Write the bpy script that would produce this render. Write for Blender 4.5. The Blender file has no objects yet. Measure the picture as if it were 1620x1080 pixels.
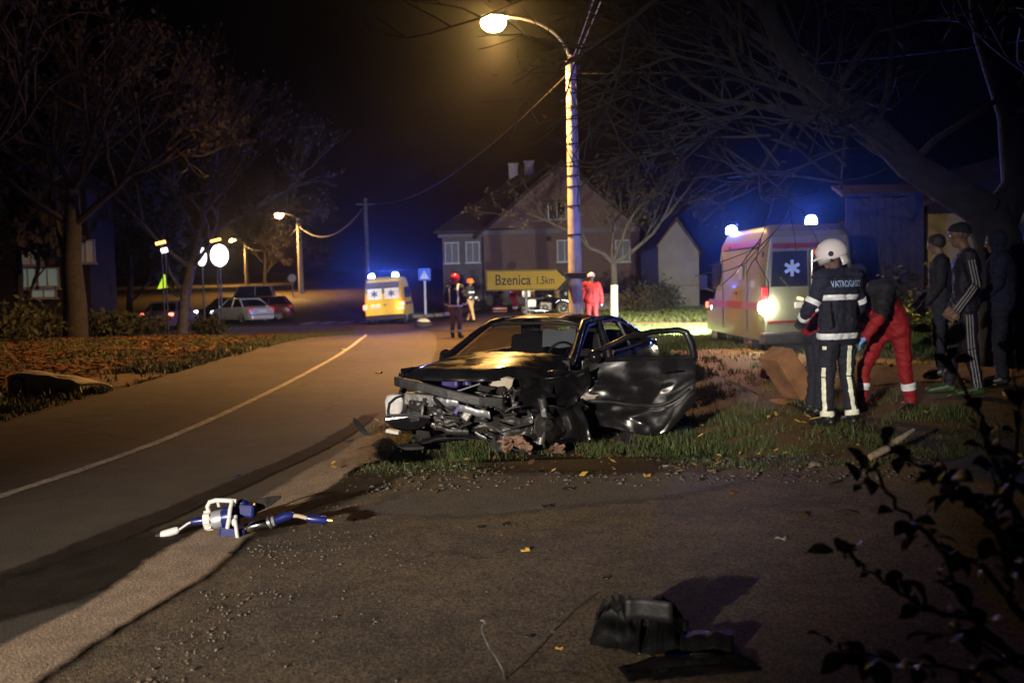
import bpy, bmesh, math, random
import numpy as np
from mathutils import Vector, Matrix, noise
from mathutils.bvhtree import BVHTree

random.seed(7); rng = np.random.default_rng(7)
SC = bpy.context.scene; COL = SC.collection
RAD = math.radians
# ------------------------------------------------------------------ camera
F_PX, EYE = 1600.0, 1.6
PITCH, ROLL = math.atan(95.2/F_PX), RAD(1.4)
_f = Vector((0, math.cos(PITCH), -math.sin(PITCH))); _r0 = Vector((1, 0, 0)); _u0 = Vector((0, math.sin(PITCH), math.cos(PITCH)))
_r = _r0*math.cos(ROLL)-_u0*math.sin(ROLL); _u = _u0*math.cos(ROLL)+_r0*math.sin(ROLL)
cam = bpy.data.cameras.new('camera'); camo = bpy.data.objects.new('camera', cam); COL.objects.link(camo)
camo.matrix_world = Matrix(((_r.x, _u.x, -_f.x, 0), (_r.y, _u.y, -_f.y, 0), (_r.z, _u.z, -_f.z, EYE), (0, 0, 0, 1)))
cam.sensor_width = 36; cam.lens = 36*F_PX/1620; cam.clip_start = .05; cam.clip_end = 1500
cam.dof.use_dof = True; cam.dof.focus_distance = 8.5; cam.dof.aperture_fstop = 2.2
SC.camera = camo
# ------------------------------------------------------------------ sky, exposure
W = bpy.data.worlds.new('World'); SC.world = W; W.use_nodes = True
_nt = W.node_tree; _bg = _nt.nodes['Background']; _sky = _nt.nodes.new('ShaderNodeTexSky')
_sky.sky_type = 'NISHITA'; _sky.sun_disc = False; _sky.sun_elevation = RAD(-4.0); _sky.sun_rotation = RAD(160)
_nt.links.new(_sky.outputs[0], _bg.inputs[0]); _bg.inputs[1].default_value = 0.0006
SC.view_settings.view_transform = 'Standard'; SC.view_settings.look = 'None'
SC.view_settings.gamma = 1; SC.view_settings.use_curve_mapping = False; SC.view_settings.exposure = 0.0
SC.render.engine = 'CYCLES'
SC.cycles.max_bounces = 6; SC.cycles.diffuse_bounces = 2; SC.cycles.glossy_bounces = 3; SC.cycles.transmission_bounces = 4
SC.cycles.transparent_max_bounces = 8; SC.cycles.volume_bounces = 0; SC.cycles.sample_clamp_indirect = 3
SC.cycles.use_denoising = True; SC.cycles.use_light_tree = True
SC.cycles.caustics_reflective = False; SC.cycles.caustics_refractive = False

MAINLAMP = 13500; FLOOD = 26000; BEACON = 1500; LAMPGLOW = 420
SODIUM = (1.0, .49, .13); BLUE = (.05, .13, 1.0)
def lamp(name, kind, loc, energy, color, size=.1, spot=None, aim=None, parent=None, blend=.4):
    L = bpy.data.lights.new(name, kind); L.energy = energy; L.color = color
    L.shadow_soft_size = size
    o = bpy.data.objects.new(name, L); COL.objects.link(o); o.location = loc
    if kind == 'SPOT':
        L.spot_size = spot; L.spot_blend = blend
        o.rotation_euler = Vector(aim).to_track_quat('-Z', 'Y').to_euler()
    if parent: o.parent = parent
    return o

# ------------------------------------------------------------------ terrain and pixel helpers (used only to find world positions)
def sm(v, a, b):
    t = min(1, max(0, (v-a)/(b-a))); return t*t*(3-2*t)
def zf(x, y):
    z = -.42*sm(y, 28, 44)*(1-sm(y, 60, 74))*sm(-x, .5, 5)
    z += (1.15*sm(y, 66, 95)+.022*max(0, y-95))*sm(-x, 1, 12)
    z += .26*sm(x, 3.5, 5.2)*sm(y, 8.5, 10.5)*(1-sm(y, 14, 17.5))
    z += -.2*sm(x, -1.5, -1.0)*(1-sm(x, 2.2, 3.2))*sm(y, 8.5, 10.2)*(1-sm(y, 15, 19))
    z += .14*sm(-x, 7.5, 12)*sm(y, 8, 16)*(1-sm(y, 32, 42))
    return z
def ray(px, py):
    return _f+_r*((px-810)/F_PX)+_u*((540-py)/F_PX)
def at(px, py, Y):
    d = ray(px, py); t = Y/d.y; return Vector((d.x*t, Y, EYE+d.z*t))
def gnd(px, py):
    d = ray(px, py); t = 1.0; last = 1.0
    while t < 400:
        q = d*t
        if EYE+q.z <= zf(q.x, q.y): break
        last = t; t *= 1.01
    a, b = last, t
    for _ in range(20):
        m = (a+b)/2; q = d*m
        if EYE+q.z <= zf(q.x, q.y): b = m
        else: a = m
    q = d*b; return Vector((q.x, q.y, zf(q.x, q.y)))
def onz(x, y, dz=0): return Vector((x, y, zf(x, y)+dz))

# ------------------------------------------------------------------ materials
def pm(name, col, rough=.6, metal=0., var=.2, scale=6., bump=0., bscale=40., coat=0., emit=None, estr=0., alpha=None, trans=0., spec=.5, col2=None, detail=4):
    m = bpy.data.materials.new(name); m.use_nodes = True
    nt = m.node_tree; b = nt.nodes['Principled BSDF']
    b.inputs['Roughness'].default_value = rough; b.inputs['Metallic'].default_value = metal
    b.inputs['Coat Weight'].default_value = coat; b.inputs['Coat Roughness'].default_value = .06
    b.inputs['Specular IOR Level'].default_value = spec
    b.inputs['Transmission Weight'].default_value = trans
    if alpha is not None: b.inputs['Alpha'].default_value = alpha
    c2 = col2 or tuple(max(0, c*(1-var)) for c in col)
    c1 = col if col2 else tuple(min(1, c*(1+var)) for c in col)
    if var > 0 or col2:
        tc = nt.nodes.new('ShaderNodeTexCoord'); n = nt.nodes.new('ShaderNodeTexNoise'); n.inputs['Scale'].default_value = scale; n.inputs['Detail'].default_value = detail
        nt.links.new(tc.outputs['Object'], n.inputs['Vector'])
        r = nt.nodes.new('ShaderNodeValToRGB'); r.color_ramp.elements[0].position = .35; r.color_ramp.elements[1].position = .65
        r.color_ramp.elements[0].color = (*c2, 1); r.color_ramp.elements[1].color = (*c1, 1)
        nt.links.new(n.outputs['Fac'], r.inputs['Fac']); nt.links.new(r.outputs['Color'], b.inputs['Base Color'])
    else:
        b.inputs['Base Color'].default_value = (*col, 1)
    if bump > 0:
        tc = nt.nodes.new('ShaderNodeTexCoord'); n2 = nt.nodes.new('ShaderNodeTexNoise'); n2.inputs['Scale'].default_value = bscale; n2.inputs['Detail'].default_value = 5
        nt.links.new(tc.outputs['Object'], n2.inputs['Vector'])
        bp = nt.nodes.new('ShaderNodeBump'); bp.inputs['Strength'].default_value = bump; bp.inputs['Distance'].default_value = .02
        nt.links.new(n2.outputs['Fac'], bp.inputs['Height']); nt.links.new(bp.outputs['Normal'], b.inputs['Normal'])
    if emit:
        b.inputs['Emission Color'].default_value = (*emit, 1); b.inputs['Emission Strength'].default_value = estr
    return m
def ground_mat(name, cols, scales, rough=.85, bump=.5, bscale=120, spec=.3, fade=False, cracks=0.):
    """three-level noise: large patches, medium mottling, fine grain"""
    m = bpy.data.materials.new(name); m.use_nodes = True; nt = m.node_tree; b = nt.nodes['Principled BSDF']
    b.inputs['Roughness'].default_value = rough; b.inputs['Specular IOR Level'].default_value = spec
    tc = nt.nodes.new('ShaderNodeTexCoord')
    def nz(s, d=6):
        n = nt.nodes.new('ShaderNodeTexNoise'); n.inputs['Scale'].default_value = s; n.inputs['Detail'].default_value = d
        nt.links.new(tc.outputs['Object'], n.inputs['Vector']); return n
    a, c, g = nz(scales[0]), nz(scales[1]), nz(scales[2], 3)
    r = nt.nodes.new('ShaderNodeValToRGB'); r.color_ramp.elements[0].position = .4; r.color_ramp.elements[1].position = .62
    r.color_ramp.elements[0].color = (*cols[0], 1); r.color_ramp.elements[1].color = (*cols[1], 1)
    mx0 = nt.nodes.new('ShaderNodeMath'); mx0.operation = 'MULTIPLY_ADD'; mx0.inputs[1].default_value = .45; mx0.inputs[2].default_value = 0
    ad = nt.nodes.new('ShaderNodeMath'); ad.operation = 'MULTIPLY_ADD'; ad.inputs[1].default_value = .55
    nt.links.new(c.outputs['Fac'], mx0.inputs[0]); nt.links.new(a.outputs['Fac'], ad.inputs[0]); nt.links.new(mx0.outputs[0], ad.inputs[2])
    nt.links.new(ad.outputs[0], r.inputs['Fac'])
    r2 = nt.nodes.new('ShaderNodeValToRGB'); r2.color_ramp.elements[0].position = .36; r2.color_ramp.elements[1].position = .70
    r2.color_ramp.elements[0].color = (.42, .42, .42, 1); r2.color_ramp.elements[1].color = (1.75, 1.70, 1.62, 1)
    nt.links.new(g.outputs['Fac'], r2.inputs['Fac'])
    mu = nt.nodes.new('ShaderNodeMix'); mu.data_type = 'RGBA'; mu.blend_type = 'MULTIPLY'; mu.inputs[0].default_value = 1
    nt.links.new(r.outputs['Color'], mu.inputs[6]); nt.links.new(r2.outputs['Color'], mu.inputs[7])
    if cracks:   # wandering crack network, broken up so that it comes and goes
        vo = nt.nodes.new('ShaderNodeTexVoronoi'); vo.feature = 'DISTANCE_TO_EDGE'; vo.inputs['Scale'].default_value = cracks
        wv = nz(2.2, 4); wm = nt.nodes.new('ShaderNodeVectorMath'); wm.operation = 'MULTIPLY_ADD'; wm.inputs[1].default_value = (.5, .5, .5)
        nt.links.new(wv.outputs['Color'], wm.inputs[0]); nt.links.new(tc.outputs['Object'], wm.inputs[2]); nt.links.new(wm.outputs[0], vo.inputs['Vector'])
        c1 = nt.nodes.new('ShaderNodeMapRange'); c1.inputs[1].default_value = .0; c1.inputs[2].default_value = .011; c1.inputs[3].default_value = .5; c1.inputs[4].default_value = 1
        nt.links.new(vo.outputs['Distance'], c1.inputs[0])
        c2 = nt.nodes.new('ShaderNodeMapRange'); c2.inputs[1].default_value = .48; c2.inputs[2].default_value = .58; nt.links.new(nz(.6, 3).outputs['Fac'], c2.inputs[0])
        c3 = nt.nodes.new('ShaderNodeMath'); c3.operation = 'MAXIMUM'; nt.links.new(c1.outputs[0], c3.inputs[0])
        c4 = nt.nodes.new('ShaderNodeMath'); c4.operation = 'SUBTRACT'; c4.inputs[0].default_value = 1; nt.links.new(c2.outputs[0], c4.inputs[1]); nt.links.new(c4.outputs[0], c3.inputs[1])
        mc_ = nt.nodes.new('ShaderNodeMix'); mc_.data_type = 'RGBA'; mc_.blend_type = 'MULTIPLY'; mc_.inputs[0].default_value = 1
        nt.links.new(mu.outputs[2], mc_.inputs[6]); nt.links.new(c3.outputs[0], mc_.inputs[7]); mu = mc_
    nt.links.new(mu.outputs[2], b.inputs['Base Color'])
    if fade:   # ragged worn edge: the stored edge distance broken up by noise
        at_ = nt.nodes.new('ShaderNodeAttribute'); at_.attribute_name = 'edge'; nf = nz(7, 6)
        s1 = nt.nodes.new('ShaderNodeMath'); s1.operation = 'MULTIPLY_ADD'; s1.inputs[1].default_value = 1.5; s1.inputs[2].default_value = -1.05
        s2 = nt.nodes.new('ShaderNodeMath'); s2.operation = 'ADD'; nt.links.new(nf.outputs['Fac'], s1.inputs[0]); nt.links.new(s1.outputs[0], s2.inputs[0])
        s3 = nt.nodes.new('ShaderNodeMath'); s3.operation = 'MULTIPLY'; s3.inputs[1].default_value = fade; nt.links.new(at_.outputs['Fac'], s3.inputs[0]); nt.links.new(s3.outputs[0], s2.inputs[1])
        s2.use_clamp = True; nt.links.new(s2.outputs[0], b.inputs['Alpha'])
    n2 = nz(bscale, 4); bp = nt.nodes.new('ShaderNodeBump'); bp.inputs['Strength'].default_value = bump; bp.inputs['Distance'].default_value = .012
    nt.links.new(n2.outputs['Fac'], bp.inputs['Height']); nt.links.new(bp.outputs['Normal'], b.inputs['Normal'])
    return m
def leaf_mat(name, c1, c2, rough=.6, trans=.15):
    m = pm(name, c1, rough, col2=c2, scale=3.)
    return m
M = {}
M['ground'] = ground_mat('soil_and_thatch', ((.045, .04, .02), (.085, .06, .032)), (.5, 4, 40))
M['asphalt'] = ground_mat('road_asphalt', ((.075, .067, .060), (.115, .10, .085)), (.35, 3, 90), .75, .35, 160, cracks=.45)
M['lot'] = ground_mat('dusty_asphalt', ((.10, .083, .066), (.185, .142, .098)), (.7, 5, 75), .85, .6, 110, cracks=.7)
M['dust'] = ground_mat('pale_dust', ((.31, .235, .175), (.47, .36, .27)), (1.2, 8, 80), .9, .5, 120, fade=5)
M['dark_cover'] = ground_mat('dark_ground_cover', ((.020, .016, .013), (.042, .033, .026)), (.9, 6, 90), .85, .3, 140, spec=.15, fade=3.2)  # dark tone for the road streaks and the sheet before the wreck
M['patch'] = ground_mat('grey_shadow_patch', ((.085, .082, .082), (.13, .122, .12)), (.7, 5, 75), .8, .6, 110, fade=5)
M['paintline'] = ground_mat('worn_road_paint', ((.34, .32, .29), (.6, .57, .53)), (3, 14, 90), .6, .3, 120, fade=2.6)
M['path'] = ground_mat('pale_concrete', ((.26, .25, .225), (.40, .38, .34)), (.8, 5, 60), .85, .3, 90)
M['dirt'] = ground_mat('brown_dirt', ((.10, .07, .04), (.17, .115, .07)), (.8, 5, 60), .95, .6, 80)
M['grass'] = pm('grass_blades', (.035, .055, .012), .7, col2=(.075, .070, .026), scale=1.6)
M['frag'] = pm('matt_black_plastic', (.005, .005, .0055), .6, var=.4, scale=9, bump=.2, bscale=40, spec=.25)
M['grass_green'] = pm('grass_green', (.06, .12, .02), .55, col2=(.10, .13, .03), scale=1.2)
M['litter'] = pm('leaf_litter', (.17, .075, .022), .8, col2=(.06, .035, .015), scale=5)
M['yleaf'] = pm('yellow_leaf', (.55, .34, .06), .55, var=.25, scale=20)
M['bark'] = pm('grey_bark', (.022, .020, .017), .9, var=.4, scale=9, bump=.6, bscale=30)
M['bark_pale'] = pm('pale_bark', (.10, .09, .095), .85, var=.35, scale=7, bump=.6, bscale=25)
M['bark_old'] = pm('dark_old_bark', (.010, .010, .013), .95, var=.55, scale=5, bump=1., bscale=14)
M['twig_dark'] = pm('dark_twig', (.007, .0065, .0065), .9, var=.3, scale=4)
M['bark_white'] = pm('whitewashed_bark', (.55, .54, .5), .9, var=.2, scale=9, bump=.4, bscale=25)
M['twig'] = pm('brown_twig', (.058, .043, .027), .85, var=.3, scale=4)
M['oldleaf'] = pm('withered_leaf', (.042, .03, .014), .8, col2=(.022, .019, .009), scale=2)
M['shrubleaf'] = pm('dark_leaf', (.030, .042, .030), .5, col2=(.05, .055, .03), scale=14, spec=.25)
M['stem'] = pm('dark_stem', (.05, .038, .025), .8, var=.3)
M['blackpaint'] = pm('black_car_paint', (.010, .0095, .010), .22, var=.15, scale=3, coat=1., bump=.02, bscale=9)
M['blackplastic'] = pm('black_plastic', (.011, .011, .012), .55, var=.3, scale=12, bump=.15, bscale=50)
M['rubber'] = pm('tyre_rubber', (.022, .021, .02), .85, var=.2, scale=20, bump=.2, bscale=90)
M['alloy'] = pm('alloy_rim', (.5, .5, .5), .35, .85, var=.1)
M['steel'] = pm('bare_steel', (.19, .185, .18), .45, .75, var=.3, scale=9, bump=.2, bscale=30)
M['darkmetal'] = pm('grimy_metal', (.085, .080, .078), .48, .6, var=.4, scale=10, bump=.4, bscale=40)
M['whiteplastic'] = pm('white_plastic', (.60, .59, .58), .5, var=.22, scale=9)
M['tanfoam'] = pm('torn_tan_foam', (.22, .125, .085), .95, var=.25, scale=9, bump=.5, bscale=30)
M['galv'] = pm('galvanised_steel', (.38, .39, .42), .45, .5, var=.12, scale=10)
M['chrome'] = pm('chrome', (.75, .75, .77), .12, 1., var=.05)
M['concrete'] = pm('cast_concrete', (.40, .37, .33), .9, var=.15, scale=4, bump=.25, bscale=35)
M['glassdark'] = pm('dark_glass', (.008, .009, .011), .05, var=0, alpha=.55, spec=.6)
M['glassblack'] = pm('black_window', (.008, .009, .012), .08, var=0, spec=.6)
M['lens'] = pm('clear_lens', (.5, .5, .5), .1, var=0, alpha=.3)
M['cloth'] = pm('dark_cloth', (.03, .03, .034), .95, var=.25, scale=7, bump=.3, bscale=60)
M['black'] = pm('black_rubberised', (.008, .008, .009), .7, var=.2)

def grime(m, r0, r1, sc):   # dust and scuffs: roughness broken up by noise
    nt = m.node_tree; n = nt.nodes.new('ShaderNodeTexNoise'); n.inputs['Scale'].default_value = sc; n.inputs['Detail'].default_value = 8; tc = nt.nodes.new('ShaderNodeTexCoord')
    nt.links.new(tc.outputs['Object'], n.inputs['Vector']); mr = nt.nodes.new('ShaderNodeMapRange'); mr.inputs[1].default_value = .35; mr.inputs[2].default_value = .7; mr.inputs[3].default_value = r0; mr.inputs[4].default_value = r1
    nt.links.new(n.outputs['Fac'], mr.inputs[0]); nt.links.new(mr.outputs[0], nt.nodes['Principled BSDF'].inputs['Roughness'])
    m2 = nt.nodes.new('ShaderNodeMapRange'); m2.inputs[1].default_value = .45; m2.inputs[2].default_value = .75; m2.inputs[3].default_value = 1; m2.inputs[4].default_value = .2
    nt.links.new(n.outputs['Fac'], m2.inputs[0]); nt.links.new(m2.outputs[0], nt.nodes['Principled BSDF'].inputs['Coat Weight'])
grime(M['blackpaint'], .12, .5, 4)
# ------------------------------------------------------------------ mesh building
class MB:
    def __init__(s): s.v = []; s.f = []; s.mi = []; s.cur = 0
    def add(s, vs, fs):
        o = len(s.v); s.v.extend([tuple(v) for v in vs]); s.f.extend([tuple(i+o for i in f) for f in fs]); s.mi.extend([s.cur]*len(fs)); return s
    def box(s, c, d, rot=None, taper=1.0):
        c = Vector(c); hx, hy, hz = d[0]/2, d[1]/2, d[2]/2; vs = []
        for z in (-1, 1):
            t = taper if z > 0 else 1
            for x, y in ((-1, -1), (1, -1), (1, 1), (-1, 1)): vs.append(Vector((x*hx*t, y*hy*t, z*hz)))
        if rot is not None:
            R = rot if isinstance(rot, Matrix) else Matrix.Rotation(rot[2], 3, 'Z') @ Matrix.Rotation(rot[1], 3, 'Y') @ Matrix.Rotation(rot[0], 3, 'X')
            vs = [R @ v for v in vs]
        return s.add([c+v for v in vs], [(3, 2, 1, 0), (4, 5, 6, 7), (0, 1, 5, 4), (1, 2, 6, 5), (2, 3, 7, 6), (3, 0, 4, 7)])
    def tube(s, pts, rad, n=8, caps=True, flat=1.0):
        pts = [Vector(p) for p in pts]; k = len(pts)
        if not hasattr(rad, '__len__'): rad = [rad]*k
        ref = None; vs = []
        for i, p in enumerate(pts):
            t = (pts[min(i+1, k-1)]-pts[max(i-1, 0)])
            t = t.normalized() if t.length > 1e-9 else Vector((0, 0, 1))
            if ref is None: ref = t.cross(Vector((0, 0, 1)) if abs(t.z) < .9 else Vector((1, 0, 0)))
            a = ref-t*ref.dot(t); a = a.normalized() if a.length > 1e-6 else t.orthogonal().normalized()
            b = t.cross(a).normalized(); ref = a
            for j in range(n):
                th = 2*math.pi*j/n; vs.append(p+a*(math.cos(th)*rad[i])+b*(math.sin(th)*rad[i]*flat))
        fs = []
        for i in range(k-1):
            for j in range(n): fs.append((i*n+j, i*n+(j+1) % n, (i+1)*n+(j+1) % n, (i+1)*n+j))
        if caps: fs.append(tuple(range(n-1, -1, -1))); fs.append(tuple((k-1)*n+j for j in range(n)))
        return s.add(vs, fs)
    def cyl(s, p0, p1, r0, r1=None, n=16): return s.tube([p0, p1], [r0, r0 if r1 is None else r1], n)
    def lathe(s, prof, origin=(0, 0, 0), axis=(0, 0, 1), n=24):
        """prof: list of (radius, along-axis)"""
        ax = Vector(axis).normalized(); a = ax.orthogonal().normalized(); b = ax.cross(a); o = Vector(origin); vs = []; fs = []
        for r, h in prof:
            for j in range(n):
                th = 2*math.pi*j/n; vs.append(o+ax*h+(a*math.cos(th)+b*math.sin(th))*max(r, 1e-4))
        for i in range(len(prof)-1):
            for j in range(n): fs.append((i*n+j, i*n+(j+1) % n, (i+1)*n+(j+1) % n, (i+1)*n+j))
        return s.add(vs, fs)
    def ell(s, c, r, n=16, m=10, z0=-1., z1=1., rot=None):
        vs = []; fs = []; c = Vector(c); a0, a1 = math.asin(z0), math.asin(z1)
        for i in range(m+1):
            ph = a0+(a1-a0)*i/m
            for j in range(n):
                th = 2*math.pi*j/n; v = Vector((r[0]*math.cos(ph)*math.cos(th), r[1]*math.cos(ph)*math.sin(th), r[2]*math.sin(ph)))
                vs.append(c+(rot @ v if rot is not None else v))
        for i in range(m):
            for j in range(n): fs.append((i*n+j, i*n+(j+1) % n, (i+1)*n+(j+1) % n, (i+1)*n+j))
        return s.add(vs, fs)
    def grid(s, fn, nu, nv):
        vs = [fn(i/nu, j/nv) for j in range(nv+1) for i in range(nu+1)]
        fs = [(j*(nu+1)+i, j*(nu+1)+i+1, (j+1)*(nu+1)+i+1, (j+1)*(nu+1)+i) for j in range(nv) for i in range(nu)]
        return s.add(vs, fs)
    def prism(s, poly, fr, to):
        """poly: 2D list mapped by fr(x, y) and to(x, y) into the two end faces"""
        n = len(poly); vs = [fr(*p) for p in poly]+[to(*p) for p in poly]
        fs = [tuple(range(n-1, -1, -1)), tuple(range(n, 2*n))]+[(i, (i+1) % n, n+(i+1) % n, n+i) for i in range(n)]
        return s.add(vs, fs)
    def loft(s, secs, closed=True, caps=True):
        n = len(secs[0]); vs = [v for sec in secs for v in sec]; fs = []
        for i in range(len(secs)-1):
            for j in range(n if closed else n-1): fs.append((i*n+j, i*n+(j+1) % n, (i+1)*n+(j+1) % n, (i+1)*n+j))
        if caps: fs.append(tuple(range(n-1, -1, -1))); fs.append(tuple((len(secs)-1)*n+j for j in range(n)))
        return s.add(vs, fs)
    def build(s, name, mats, parent=None, smooth=False, solid=0., bevel=0., sub=0, fixn=True):
        me = bpy.data.meshes.new(name); me.from_pydata(s.v, [], s.f)
        if not isinstance(mats, (list, tuple)): mats = [mats]
        for m in mats: me.materials.append(m)
        if len(mats) > 1: me.polygons.foreach_set('material_index', s.mi)
        if fixn and len(s.f) < 60000:
            bm = bmesh.new(); bm.from_mesh(me); bmesh.ops.recalc_face_normals(bm, faces=bm.faces); bm.to_mesh(me); bm.free()
        if smooth: me.polygons.foreach_set('use_smooth', [True]*len(me.polygons))
        me.update()
        o = bpy.data.objects.new(name, me); COL.objects.link(o)
        if parent: o.parent = parent
        if solid: md = o.modifiers.new('thickness', 'SOLIDIFY'); md.thickness = solid; md.offset = 0
        if bevel: md = o.modifiers.new('bevel', 'BEVEL'); md.width = bevel; md.segments = 2; md.limit_method = 'ANGLE'; md.angle_limit = RAD(40)
        if sub: md = o.modifiers.new('sub', 'SUBSURF'); md.levels = md.render_levels = sub
        if smooth and (bevel or not sub):
            try: me.set_sharp_from_angle(angle=RAD(42))
            except Exception: pass
        return o
def tag(o, label=None, cat=None, group=None, kind=None):
    if label: o['label'] = label
    if cat: o['category'] = cat
    if group: o['group'] = group
    if kind: o['kind'] = kind
    return o
def thing(name, label, cat, loc=(0, 0, 0), rotz=0, group=None):
    o = bpy.data.objects.new(name, None); COL.objects.link(o); o.location = loc; o.rotation_euler = (0, 0, rotz); o.empty_display_size = .2
    return tag(o, label, cat, group)
def copy_tree(o, parent=None, loc=None, rotz=None, label=None):
    c = o.copy(); COL.objects.link(c); c.parent = parent
    if loc is not None: c.location = loc
    if rotz is not None: c.rotation_euler = (0, 0, rotz)
    if label: c['label'] = label
    for ch in list(o.children): copy_tree(ch, c)
    return c
def raw_mesh(name, V, Fc, mats, mi=None, kind=None, smooth=False):
    """V (n,3) array, Fc (m,k) array of equal-size faces"""
    me = bpy.data.meshes.new(name); k = Fc.shape[1]
    me.vertices.add(len(V)); me.vertices.foreach_set('co', V.astype(np.float32).ravel())
    me.loops.add(Fc.size); me.loops.foreach_set('vertex_index', Fc.astype(np.int32).ravel())
    me.polygons.add(len(Fc)); me.polygons.foreach_set('loop_start', np.arange(0, Fc.size, k, dtype=np.int32))
    for m in mats: me.materials.append(m)
    if mi is not None: me.polygons.foreach_set('material_index', mi.astype(np.int32))
    me.update(calc_edges=True); me.validate()
    o = bpy.data.objects.new(name, me); COL.objects.link(o)
    if kind: o['kind'] = kind
    return o
# ================================================================== SETTING: ground, road, lot, verge
def terrain():
    xs = np.concatenate([np.arange(-160, -20, 8), np.arange(-20, -3, 1.0), np.arange(-3, 6, .25), np.arange(6, 20, 1.0), np.arange(20, 161, 8)])
    ys = np.concatenate([np.arange(-40, 0, 5), np.arange(0, 20, .25), np.arange(20, 50, 1.0), np.arange(50, 110, 2.0), np.arange(110, 301, 10)])
    nx, ny = len(xs), len(ys)
    V = np.array([(x, y, zf(x, y)) for y in ys for x in xs])
    i, j = np.meshgrid(np.arange(nx-1), np.arange(ny-1)); b = (j*nx+i).ravel()
    o = raw_mesh('ground', V, np.stack([b, b+1, b+nx+1, b+nx], 1), [M['ground']], kind='structure')
terrain()
def catmull(pts, step=.4):
    P = [np.array(p, float) for p in pts]; P = [2*P[0]-P[1]]+P+[2*P[-1]-P[-2]]; out = []
    for i in range(1, len(P)-2):
        n = max(2, int(np.linalg.norm(P[i+1]-P[i])/step))
        for k in range(n):
            t = k/n; out.append(.5*((2*P[i])+(-P[i-1]+P[i+1])*t+(2*P[i-1]-5*P[i]+4*P[i+1]-P[i+2])*t*t+(-P[i-1]+3*P[i]-3*P[i+1]+P[i+2])*t**3))
    out.append(P[-2]); return np.array(out)
CENTER = [(-5.2, -20), (-4.75, 0), (-4.25, 6), (-3.78, 9.5), (-3.66, 12), (-3.73, 17.4), (-4.05, 24.6), (-4.7, 32.2), (-5.8, 40), (-7.6, 50), (-10.4, 60), (-14, 70), (-19.5, 82), (-27, 95), (-45, 118), (-80, 150)]
CL = catmull(CENTER)
def ribbon(name, path, o0, o1, dz, mat, nv=6, kind='structure', jit=0., seed=1):
    """sheet along a world path between lateral offsets o0..o1 (right positive)"""
    d = np.gradient(path, axis=0); d /= np.linalg.norm(d, axis=1)[:, None]; n = np.stack([d[:, 1], -d[:, 0]], 1)
    V = []
    for i, p in enumerate(path):
        a = o0(i/len(path)) if callable(o0) else o0; b = o1(i/len(path)) if callable(o1) else o1
        if jit:
            a += jit*noise.noise((p[0]*1.3, p[1]*1.3, seed)); b += jit*noise.noise((p[0]*1.3, p[1]*1.3, seed+9.))
        for j in range(nv+1):
            q = p+n[i]*(a+(b-a)*j/nv); V.append((q[0], q[1], zf(q[0], q[1])+dz))
    m = len(path); ii, jj = np.meshgrid(np.arange(nv), np.arange(m-1)); b = (jj*(nv+1)+ii).ravel()
    Fc = np.stack([b, b+1, b+nv+2, b+nv+1], 1)
    o = raw_mesh(name, np.array(V), Fc, [mat], kind=kind)
    e = np.array([min(1, 2*min(j, nv-j)/nv, min(i, m-1-i)*.12) for i in range(m) for j in range(nv+1)], np.float32)
    o.data.attributes.new('edge', 'FLOAT', 'POINT').data.foreach_set('value', e); return o
ribbon('road', CL, -2.6, 2.2, .022, M['asphalt'], 10)
ribbon('centre_line', catmull([p for p in CENTER if p[1] < 45]), -.085, .085, .028, M['paintline'], 6, jit=.012)
near = CL[(CL[:, 1] > -6) & (CL[:, 1] < 12.5)]
ribbon('edge_line', near, 2.08, 2.56, .0365, M['dust'], 8, jit=.10, seed=4)
# junction asphalt to the right, in front of the house, and side road to the left
jl = catmull([(-4, 42), (2, 43.5), (9, 46), (18, 52), (40, 66)], .8)
ribbon('side_road', jl, -9, 8.5, .017, M['asphalt'], 12)
jl2 = catmull([(-6, 47), (-12, 48.5), (-20, 49), (-40, 48)], .8)
ribbon('side_road', jl2, -5.0, 3.5, .013, M['asphalt'], 8)
# foreground lay-by where the photographer stands
def sheet(name, x0, x1, y0f, y1f, dz, mat, nx=60, ny=50, kind='structure'):
    V = []
    for j in range(ny+1):
        for i in range(nx+1):
            x = x0+(x1-x0)*i/nx; a, b = y0f(x), y1f(x); y = a+(b-a)*j/ny; V.append((x, y, zf(x, y)+dz))
    i, j = np.meshgrid(np.arange(nx), np.arange(ny)); b = (j*(nx+1)+i).ravel()
    return raw_mesh(name, np.array(V), np.stack([b, b+1, b+nx+2, b+nx+1], 1), [mat], kind=kind)
LOTEDGE = lambda x: 8.25+.22*noise.noise((x*1.1, 3.3, 0))+.12*noise.noise((x*3.7, 1.3, 0))+(-.5*sm(-x, .7, 1.7))+1.0*sm(x, 3.2, 5)
sheet('lay_by', -2.6, 12, lambda x: -20., LOTEDGE, .0195, M['lot'], 80, 90)
sheet('dirt_track', 3.3, 8.0, lambda x: 12.5+.5*math.sin(x*2), lambda x: 22.+.4*math.sin(x*3), .012, M['dirt'], 20, 20)
sheet('dirt_track', -11., -6.55, lambda x: 16.9+.3*math.sin(x*2), lambda x: 19.2+.3*math.sin(x*3), .012, M['dirt'], 16, 10)
pv = catmull([(3.0, 35.5), (6, 34.0), (10, 32.8), (16, 31.5), (30, 30)], .5)
o = ribbon('pavement', pv, -.8, .8, .05, M['path'], 4)
# pedestrian refuge with raised kerb under the crossing sign
kb = MB()
kpath = catmull([(-6.1, 60.2), (-4.6, 60.0), (-3.2, 60.6), (-2.2, 62.0)], .4)
for i in range(len(kpath)-1):
    a, b = kpath[i], kpath[i+1]; m_ = (a+b)/2; L = np.linalg.norm(b-a)
    kb.box((m_[0], m_[1], zf(*m_)+.09), (L+.01, .9, .22), (0, 0, math.atan2(b[1]-a[1], b[0]-a[0])))
tag(kb.build('kerb', M['path']), kind='structure')
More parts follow.
